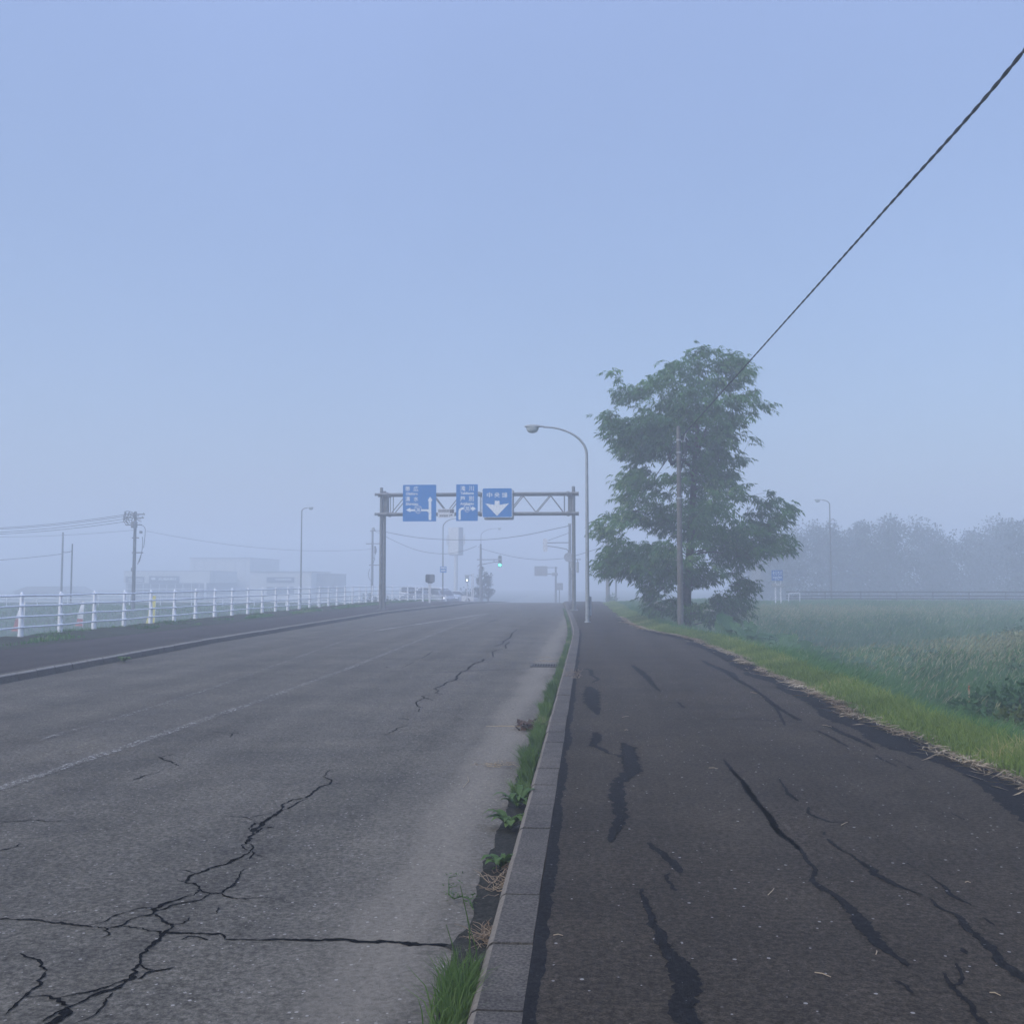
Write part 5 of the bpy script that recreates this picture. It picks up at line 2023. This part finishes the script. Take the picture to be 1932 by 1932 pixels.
nb_ = thing('shop_building', 'pale flat shop right of the showroom with a long dark sign board', 'building', (zat(2, 760, 900, 204).x, 204, -1.7))
q = lambda x, y, Y=204: zat(2, x, y, Y) - nb_.location
a, b = q(455, 930), q(1015, 768)
block(nb_, a.x, b.x, 0, 15, -.5, b.z, 'wall', M['wall_white'], .08)
mb = MB()
mb.box(((a.x + b.x) / 2, 7.5, b.z + .07), (b.x - a.x + .3, 15.4, .14), bev=.03)
mb.build('roof', M['back'], nb_)
c, d = q(608, 865), q(857, 815)
mb = MB()
mb.prism([(c.x, c.z), (d.x, c.z), (d.x, d.z), (c.x, d.z)], -.2, -.02, 0)
u, v = q(690, 842), q(835, 828)
for k in range(7):
    x0 = u.x + (v.x - u.x) * k / 7
    mb.add([(x0, -.205, u.z), (x0 + (v.x - u.x) / 9, -.205, u.z), (x0 + (v.x - u.x) / 9, -.205, v.z), (x0, -.205, v.z)], [(0, 1, 2, 3)], 1)
mb.build('sign_board', [M['sign_dark'], M['letter']], nb_)
c, d = q(608, 935), q(857, 903)
mb = MB()
mb.box(((c.x + d.x) / 2, -.02, (c.z + d.z) / 2 - .5), (d.x - c.x, .1, d.z - c.z + 1.0), bev=.01)
mb.build('window', M['window'], nb_)
c, d = q(1085, 930, 212), q(1250, 788, 212)
mb = MB()
mb.box(((c.x + d.x) / 2, 10, d.z / 2 - .2), (d.x - c.x, 12, d.z + .4), bev=.1)
mb.build('annex', M['wall_grey'], nb_)
mb = MB()
mb.box(((c.x + d.x) / 2, 10, d.z + .05), (d.x - c.x + .3, 12.3, .1), bev=.03)
mb.build('annex_roof', M['back'], nb_)
fl = thing('house', 'very faint low building far left behind the banners', 'building', (zat(1, 380, 900, 215).x, 215, -2.0))
q = lambda x, y, Y=215: zat(1, x, y, Y) - fl.location
a, b, e = q(120, 960), q(600, 900), q(360, 850)
block(fl, a.x, b.x, 0, 10, -.5, b.z, 'wall', M['wall_grey'], .05)
mb = MB()
mb.prism([(a.x - .5, b.z), (b.x + .5, b.z), (b.x - 2, e.z), (a.x + 3, e.z)], -.5, 10.5)
mb.build('roof', M['wall_grey'], fl)
mb = MB()
for k in range(4):
    x0 = a.x + (k + .6) * (b.x - a.x) / 4.6
    mb.box((x0, -.02, b.z * .5), (1.4, .1, 1.0), bev=.01)
mb.build('window', M['window'], fl)

# ------------------------------------------------------------------ small hazy tree at the crossing
def small_tree(label, loc, h, r, n, leaf, seed, tall=True):
    root = thing('conifer_tree' if tall else 'small_tree', label, 'tree', loc)
    rs = random.Random(seed)
    mb = MB()
    mb.tube([(0, 0, -.2), (.05, 0, h * .5), (0, 0, h * .92)], [.12, .08, .02], 8)
    P, D = [], []
    for k in range(30):
        t = rs.uniform(.12, 1)
        a = rs.uniform(0, 6.28)
        rr = r * (1 - t * .72) * rs.uniform(.5, 1.1)
        tip = Vector((math.cos(a) * rr, math.sin(a) * rr, h * t + .12 * h * rs.random()))
        mb.tube([(0, 0, h * t * .9), tip], [.035, .008], 5)
        for _ in range(n // 30):
            u = rs.uniform(.35, 1.05)
            P.append(tuple(Vector((0, 0, h * t * .9)).lerp(tip, u) + Vector((rs.gauss(0, .1), rs.gauss(0, .1), rs.gauss(0, .1)))))
            D.append((math.cos(a) + rs.gauss(0, .5), math.sin(a) + rs.gauss(0, .5), .5 + rs.gauss(0, .4)))
    mb.build('trunk', M['bark'], root)
    L_ = np.array([leaf * rs.uniform(.6, 1.4) for _ in P])
    V_, F_ = leaf_cloud(np.array(P), np.array(D), L_, L_ * .35, .05)
    np_mesh('crown', V_, F_, 4, M['leaf_far'], root)


tp = zat('T', 765, 1000, 120)
small_tree('hazy small tree behind the green traffic light pole', (tp.x, 120, base(120) - .1), zat('T', 765, 640, 120).z - base(120) + .1, 1.25, 1500, .3, 3)
tp = zat('T', 835, 1000, 122)
small_tree('lower hazy tree just right of the other small tree', (tp.x, 122, base(122) - .1), zat('T', 835, 720, 122).z - base(122) + .1, 1.0, 1100, .28, 5)
tp = zat('T', 620, 1000, 124)
bush('shrub', 'faint round shrub behind the low pedestrian signal', (tp.x, 124, -1.1), 1.7, 1.2, 2.9, 900, .3, M['leaf_far'], 31)
bush('shrub', 'hazy dark bush right of the gantry left post, behind the railing', (zat(3, 140, 1100, 90).x, 90, -.7), 1.0, .8, 1.3, 700, .2, M['leaf_far'], 32)
bush('shrub', 'hazy dark bush left of the gantry left post, behind the railing', (zat(2, 1570, 960, 92).x, 92, -.7), 1.4, .9, 1.5, 700, .2, M['leaf_far'], 33)

# ------------------------------------------------------------------ parked cars
def car(label, loc, rz, L_, W, H, m, van=False):
    root = thing('parked_car', label, 'car', loc, rz, 'cars parked by the crossing')
    gr = .18
    belt = H * .56
    if van:
        side = [(-L_ / 2, gr), (L_ / 2, gr), (L_ / 2 + .02, belt * .75), (L_ / 2 - .12, belt * .98), (L_ * .26, belt + .05), (-L_ / 2 + .05, belt + .05), (-L_ / 2 - .02, belt * .6)]
        roof = [(L_ * .3, belt + .04), (L_ * .14, H - .06), (L_ * .05, H), (-L_ * .42, H), (-L_ * .49, H - .12), (-L_ * .49, belt + .04)]
    else:
        side = [(-L_ / 2, gr), (L_ / 2, gr), (L_ / 2 + .02, belt * .7), (L_ / 2 - .1, belt * .92), (L_ * .2, belt + .03), (-L_ * .38, belt + .05), (-L_ / 2 + .03, belt * .95)]
        roof = [(L_ * .24, belt + .02), (L_ * .06, H - .04), (-L_ * .05, H), (-L_ * .25, H - .03), (-L_ * .42, belt + .03)]

    def loft(pts, w0, w1, mid):
        mb = MB()
        n = len(pts)
        ys = [(-W / 2 * w1, 0), (-W / 2 * w0, 1), (W / 2 * w0, 1), (W / 2 * w1, 0)]
        vs = []
        for y, f in ys:
            for x, z in pts:
                k = 1 if f else .97
                vs.append((x * k, y, mid + (z - mid) * k))
        for s_ in range(3):
            for i in range(n):
                j = (i + 1) % n
                mb.f.append((s_ * n + i, s_ * n + j, (s_ + 1) * n + j, (s_ + 1) * n + i))
                mb.m.append(0)
        mb.f += [tuple(range(n - 1, -1, -1)), tuple(range(3 * n, 4 * n))]
        mb.m += [0, 0]
        mb.v = vs
        return mb
    loft(side, .93, 1.0, (gr + belt) / 2).build('body', m, root, smooth=False)
    cab = loft(roof, .82, .88, belt).build('cabin', m, root)
    for sy in (-1, 1):
        mb = MB()
        P_ = [(x * .93, belt + .07 + (z - belt) * .8) for x, z in roof]
        mb.prism(P_, sy * W * .445 - .006, sy * W * .445 + .006)
        mb.build('window', M['window'], cab)
    mb = MB()
    (xa, za), (xb, zb) = roof[0], roof[1]
    w = W * .38
    t0, t1 = .15, .9
    pa = (xa + (xb - xa) * t0 + .03, za + (zb - za) * t0 + .02)
    pb = (xa + (xb - xa) * t1 + .03, za + (zb - za) * t1 + .02)
    mb.add([(pa[0], -w, pa[1]), (pa[0], w, pa[1]), (pb[0], w * .92, pb[1]), (pb[0], -w * .92, pb[1])], [(0, 1, 2, 3)])
    mb.build('windscreen', M['window'], cab)
    for sx in (-.31, .31):
        for sy in (-1, 1):
            mb = MB()
            mb.disc_y((sx * L_, sy * (W / 2 - .08), .31), .31, .2, 18)
            wo = mb.build('wheel', M['tyre'], root)
            mb = MB()
            mb.disc_y((sx * L_, sy * (W / 2 - .02), .31), .19, .1, 14)
            mb.build('rim', M['galv'], wo)
    for sy in (-1, 1):
        mb = MB()
        mb.box((L_ / 2 - .04, sy * W * .34, belt * .78), (.12, .34, .14), bev=.03)
        mb.build('headlight', M['letter'], root)


def car_px(label, x, y, Y, rz, L_, W, H, m, van):
    q = zat('T', x, y, Y)
    car(label, (q.x, Y, q.z), rz, L_, W, H, m, van)


car_px('white van with a dark windscreen, largest of the hazy parked cars', 290, 1003, 112, R(-20), 4.7, 1.8, 1.75, M['car_white'], True)
car_px('silver car overlapping the right end of the white van', 345, 1006, 106, R(-60), 4.2, 1.7, 1.4, M['car_silver'], False)
car_px('dark car left of the white twin post', 95, 1000, 110, R(-15), 4.3, 1.7, 1.35, M['car_dark'], False)
car_px('white car half hidden behind the pylon column', 520, 1002, 124, R(-10), 4.2, 1.7, 1.5, M['car_white'], False)
car_px('small white van at the far left end of the parked row', 35, 985, 120, R(-35), 3.6, 1.6, 1.8, M['car_white'], True)

# ------------------------------------------------------------------ small things by the kerb
def rosette(label, x, y, r, n, seed, m='weed', up=.5, name='weed_plant'):
    z = road_z(y)
    root = thing(name, label, 'weed', (x, y, z))
    rs = random.Random(seed)
    mb = MB()
    for k in range(n):
        a = rs.uniform(0, 6.28)
        l = r * rs.uniform(.6, 1.2)
        h = l * rs.uniform(.25, up + .3)
        w = l * rs.uniform(.13, .2)
        da = Vector((math.cos(a), math.sin(a), 0))
        sd_ = Vector((-da.y, da.x, 0))
        rows = []
        for i, (t, ww) in enumerate(((0, .25), (.25, .7), (.45, 1.0), (.6, .75), (.78, .8), (1, .08))):
            c = da * (l * t) + Vector((0, 0, .01 + h * math.sin(t * 2.3)))
            rows += [c + sd_ * w * ww + Vector((0, 0, .2 * w * ww)), c, c - sd_ * w * ww + Vector((0, 0, .2 * w * ww))]
        fs = []
        for i in range(5):
            for j in range(2):
                fs.append((i * 3 + j, i * 3 + j + 1, i * 3 + 4 + j, i * 3 + 3 + j))
        mb.add(rows, fs)
    mb.build('leaves', M[m], root)
    return root


def onroad(zid, x, y):
    return onz(*zp(zid, x, y), -.14)


q = onroad('B', 1555, 415)
rosette('bright leafy weed at the lower end of the kerb grass strip', q.x - .03, q.y, .17, 22, 1)
q = onroad('B', 1500, 560)
rosette('darker leafy weed just nearer than the bright leafy weed at the kerb', q.x - .02, q.y, .17, 20, 2, 'kerb_blade')
q = onroad('B', 1425, 850)
rosette('light green weed above a withered clump at the kerb', q.x, q.y, .13, 16, 3)
q = onz(*zp(1, 1065, 1500), -.14)
rosette('green weed growing at the foot of the left kerb', q.x, q.y, .19, 30, 4, 'kerb_blade', .3)

# near grass tuft
q = onroad('B', 1110, 1850)
tf = thing('grass_tuft', 'big green grass tuft at the kerb foot nearest the viewer', 'grass tuft', (q.x, q.y, -.14))
n = 1150
X = rng.normal(.03, .06, n)
Y = rng.normal(.0, .22, n)
keep = (X + q.x < kr(q.y) - .235) & (Y + q.y > 3.2) & (np.abs(X - .03) < .13) & (np.abs(Y) < .42)
X, Y = X[keep], Y[keep]
n = len(X)
H = rng.uniform(.08, .27, n) * np.exp(-(Y / .5) ** 2)
b_ = blades('blades', X, Y, np.zeros(n), H, np.full(n, .0065), rng.uniform(.1, .8, n), M['kerb_blade'], parent=tf)
# few tall stalks
mb = MB()
for (dx, dy, h) in ((.02, .3, .42), (.06, .22, .3), (-.02, .15, .3)):
    mb.tube([(dx, dy, 0), (dx - .01, dy, h * .6), (dx - .05, dy, h)], [.004, .003, .0015], 5)
mb.build('stalk', M['kerb_blade'], tf)


def withered(label, x, y, z, rx, ry, h, n, seed, m='withered', name='withered_plant'):
    root = thing(name, label, 'dead plant', (x, y, z))
    rs = random.Random(seed)
    mb = MB()
    for k in range(n):
        p = Vector((rs.gauss(0, rx), rs.gauss(0, ry), rs.uniform(0, h * .5)))
        a = rs.uniform(0, 6.28)
        l = rs.uniform(.05, .15)
        pts = [p]
        for i in range(3):
            a += rs.uniform(-.7, .7)
            p = p + Vector((math.cos(a) * l / 3, math.sin(a) * l / 3, rs.uniform(-.4, .6) * h * .4))
            p.z = max(.004, p.z)
            pts.append(p)
        mb.tube(pts, [.0026, .0022, .0018, .001], 4)
    mb.build('stalks', M[m], root)
    return root


q = onroad('B', 1365, 960)
withered('straw coloured withered weed stalks hanging along the kerb', q.x + .03, q.y, -.13, .03, .15, .1, 44, 1)
q = onroad('B', 1268, 1340)
withered('reddish brown withered clump by the transverse road crack at the kerb', q.x + .03, q.y, -.13, .03, .07, .1, 60, 2)
q = onroad('B', 1370, 115)
withered('pale bundle of straw lying on the road', q.x, q.y, -.13, .09, .05, .04, 30, 3, 'straw', name='straw_bundle')
q = onroad(7, 1155, 838)
deb = withered('dark brown withered leaf clump beside the kerb grass', q.x, q.y, -.13, .1, .1, .1, 40, 4, 'brown', 'leaf_clump')
mb = MB()
rs = random.Random(3)
for k in range(60):
    p = Vector((rs.gauss(0, .09), rs.gauss(0, .12), rs.uniform(.01, .1)))
    a = rs.uniform(0, 6.28)
    s_ = rs.uniform(.03, .06)
    u = Vector((math.cos(a) * s_, math.sin(a) * s_, rs.uniform(-.02, .03)))
    v = Vector((-math.sin(a) * s_ * .6, math.cos(a) * s_ * .6, rs.uniform(-.02, .03)))
    mb.add([p - u, p + v, p + u, p - v], [(0, 1, 2, 3)])
mb.build('leaves', M['brown'], deb)
mb = MB()
mb.tube([(-.1, .0, .03), (-.32, .05, .03), (-.52, .12, .012)], [.005, .004, .003], 6)
mb.build('stick', M['straw'], deb)
# green sprig on the road
q = onroad('B', 1210, 1140)
sp2 = thing('sprig', 'thin green sprig creeping from the gutter onto the dusty road', 'weed', (q.x, q.y, -.132))
tips_ = [onroad('B', *t) - q for t in ((1210, 1140), (1190, 1080), (1135, 1062), (1080, 1080), (1045, 1050), (1045, 1000))]
mb = MB()
pts = [Vector((t.x, t.y, .02)) for t in tips_]
mb.tube(pts, .004, 5)
for t in ((1045, 940), (1100, 930), (1105, 1000), (1225, 1090), (1060, 1075)):
    e = onroad('B', *t) - q
    near = min(pts, key=lambda p: (p - Vector((e.x, e.y, .02))).length)
    mb.tube([near, (e.x, e.y, .03)], [.003, .0015], 5)
    pts.append(Vector((e.x, e.y, .03)))
mb.build('stem', M['weed'], sp2)
rs = random.Random(6)
P, D = [], []
for p in pts:
    for _ in range(11):
        P.append(tuple(p + Vector((rs.gauss(0, .016), rs.gauss(0, .016), rs.uniform(0, .02)))))
        D.append((rs.gauss(0, 1), rs.gauss(0, 1), rs.uniform(0, .7)))
L_ = np.array([rs.uniform(.012, .028) for _ in P])
V_, F_ = leaf_cloud(np.array(P), np.array(D), L_, L_ * .35, 0)
np_mesh('leaves', V_, F_, 4, M['weed'], sp2)

# drain grating at the kerb
q = onroad(7, 1255, 425)
dg_ = thing('drain_grate', 'rusty drain grating in the gutter of the road', 'drain', (q.x, q.y, -.14))
mb = MB()
for sx in (-.27, .27):
    mb.box((sx, 0, .012), (.04, .6, .02), bev=.004)
for sy in (-.28, .28):
    mb.box((0, sy, .012), (.5, .04, .02), bev=.004)
mb.build('frame', M['iron'], dg_)
mb = MB()
for k in range(9):
    mb.box((-.22 + k * .055, 0, .011), (.022, .52, .016))
mb.build('bars', M['iron'], dg_)
mb = MB()
mb.box((0, 0, .0035), (.5, .52, .003))
mb.build('pit_shade', M['crack'], dg_)  # near-black sheet stands in for the shade below the bars
q = onroad(7, 1280, 405)
withered('dry stalks lying across the drain grating', q.x, q.y, -.11, .16, .1, .04, 34, 12, 'straw', name='straw_bundle')
q = onroad(7, 1262, 375)
withered('thin scatter of dry stalks on the road beyond the drain grating', q.x, q.y, -.13, .16, .1, .03, 16, 13, 'straw', name='straw_bundle')
q = onz(*zp(7, 1440, 495), 0)
withered('grey dry grass sprig in the joint behind the kerb', q.x, q.y, 0.0, .05, .12, .22, 40, 14)
q = onz(*zp(5, 640, 1812), 0)
withered('heap of dry cut grass at the foot of the concrete pole', q.x, q.y - .3, ground_z(q.x, q.y - .3), .35, .3, .14, 70, 15)

# loose straws on the pavement and road
ST = [('B', 1780, 1297, 1848, 1300, 0), ('D', 278, 1095, 317, 1050, 0), ('D', 750, 645, 795, 625, 0), ('D', 580, 1595, 685, 1625, 0), ('D', 1710, 1725, 1782, 1745, 0), ('D', 1550, 1013, 1588, 1016, 0), ('C', 950, 608, 998, 612, 0), ('C', 502, 346, 538, 342, 0), ('C', 515, 413, 533, 413, 0), ('D', 628, -2, 690, 10, 0), ('C', 1165, 218, 1200, 224, 0), ('B', 1480, 1295, 1470, 1240, 1), ('D', 975, 1480, 980, 1455, 0), ('B', 1145, 260, 1178, 185, 1)]
first = None
for i, (zid, x0, y0, x1, y1, rd) in enumerate(ST):
    z = -.135 if rd else .006
    a, b = onz(*zp(zid, x0, y0), z), onz(*zp(zid, x1, y1), z)
    mb = MB()
    m_ = (b - a) / 2
    mb.tube([-m_, Vector((m_.y * .12, -m_.x * .12, .006)), m_], [.002, .0023, .0014], 5)
    o = mb.build('straw_stalk', M['straw'], loc=(a + b) / 2)
    tag(o, 'single dry straw stalk lying loose on the {} asphalt'.format('road' if rd else 'dark pavement'), 'straw', 'loose straws on the road' if rd else 'loose straws on the pavement')

# ------------------------------------------------------------------ fog, sky, sun
hz = MB()
hz.box((0, 0, 7.0), (900, 900, 26.0))
haze = hz.build('haze', [])
hm2 = bpy.data.materials.new('morning fog')
hm2.use_nodes = True
nt = hm2.node_tree
nt.nodes.clear()
out = nt.nodes.new('ShaderNodeOutputMaterial')
pv_ = nt.nodes.new('ShaderNodeVolumePrincipled')
FOG = .0074
pv_.inputs['Color'].default_value = (.88, .945, 1.0, 1)
pv_.inputs['Density'].default_value = FOG
pv_.inputs['Anisotropy'].default_value = 0.0
nt.links.new(pv_.outputs[0], out.inputs['Volume'])
haze.data.materials.append(hm2)
kind(haze, 'stuff')

SUN_EL, SUN_AZ = R(45), R(230)       # azimuth clockwise from +Y: behind and left of the viewer
w = bpy.data.worlds.new('World')
scene.world = w
w.use_nodes = True
nt = w.node_tree
bg = nt.nodes['Background']
sky = nt.nodes.new('ShaderNodeTexSky')
sky.sky_type = 'NISHITA'
sky.sun_disc = False
sky.sun_elevation = SUN_EL
sky.sun_rotation = SUN_AZ
sky.air_density = 1.5
sky.dust_density = 2.5
sky.ozone_density = 6.0
mxs = nt.nodes.new('ShaderNodeMix')         # thin even cloud veil over the clear sky
mxs.data_type = 'RGBA'
mxs.inputs[0].default_value = .55
nt.links.new(sky.outputs[0], mxs.inputs[6])
tcw = nt.nodes.new('ShaderNodeTexCoord')      # like any overcast, the veil is brighter overhead than low down
sxw = nt.nodes.new('ShaderNodeSeparateXYZ')
nt.links.new(tcw.outputs['Generated'], sxw.inputs[0])
pw_ = nt.nodes.new('ShaderNodeMath')
pw_.operation = 'MULTIPLY'
pw_.operation = 'POWER'
pw_.use_clamp = True
nt.links.new(sxw.outputs['Z'], pw_.inputs[0])
pw_.inputs[1].default_value = 4.0
ma_ = nt.nodes.new('ShaderNodeMath')
ma_.operation = 'MULTIPLY_ADD'
nt.links.new(pw_.outputs[0], ma_.inputs[0])
ma_.inputs[1].default_value = 3.3
ma_.inputs[2].default_value = .81
vm3 = nt.nodes.new('ShaderNodeVectorMath')
vm3.operation = 'SCALE'
vm3.inputs[0].default_value = (1.95, 2.4, 4.2)
nzs = nt.nodes.new('ShaderNodeTexNoise')      # faint unevenness of the veil
nzs.inputs['Scale'].default_value = 2.2
nzs.inputs['Detail'].default_value = 4
nt.links.new(tcw.outputs['Generated'], nzs.inputs['Vector'])
un_ = nt.nodes.new('ShaderNodeMath')
un_.operation = 'MULTIPLY_ADD'
nt.links.new(nzs.outputs['Fac'], un_.inputs[0])
un_.inputs[1].default_value = .34
un_.inputs[2].default_value = .83
un2 = nt.nodes.new('ShaderNodeMath')
un2.operation = 'MULTIPLY'
nt.links.new(ma_.outputs[0], un2.inputs[0])
nt.links.new(un_.outputs[0], un2.inputs[1])
nt.links.new(un2.outputs[0], vm3.inputs['Scale'])
nt.links.new(vm3.outputs[0], mxs.inputs[7])
nt.links.new(mxs.outputs[2], bg.inputs[0])
bg.inputs[1].default_value = .15
sl = bpy.data.lights.new('sun', 'SUN')
sl.energy = 1.4
sl.angle = R(14)
sl.color = (1, .92, .8)
so = bpy.data.objects.new('sun', sl)
COL.objects.link(so)
dirv = Vector((math.sin(SUN_AZ) * math.cos(SUN_EL), math.cos(SUN_AZ) * math.cos(SUN_EL), math.sin(SUN_EL)))
so.rotation_euler = dirv.to_track_quat('Z', 'Y').to_euler()

vs_ = scene.view_settings
vs_.view_transform = 'Standard'
vs_.look = 'None'
vs_.exposure = .4
vs_.gamma = 1.0
cy = scene.cycles
cy.use_denoising = True
cy.denoiser = 'OPENIMAGEDENOISE'
cy.max_bounces = 10
cy.diffuse_bounces = 3
cy.volume_bounces = 8
cy.transmission_bounces = 4
cy.transparent_max_bounces = 8
cy.use_adaptive_sampling = True
cy.adaptive_threshold = .01
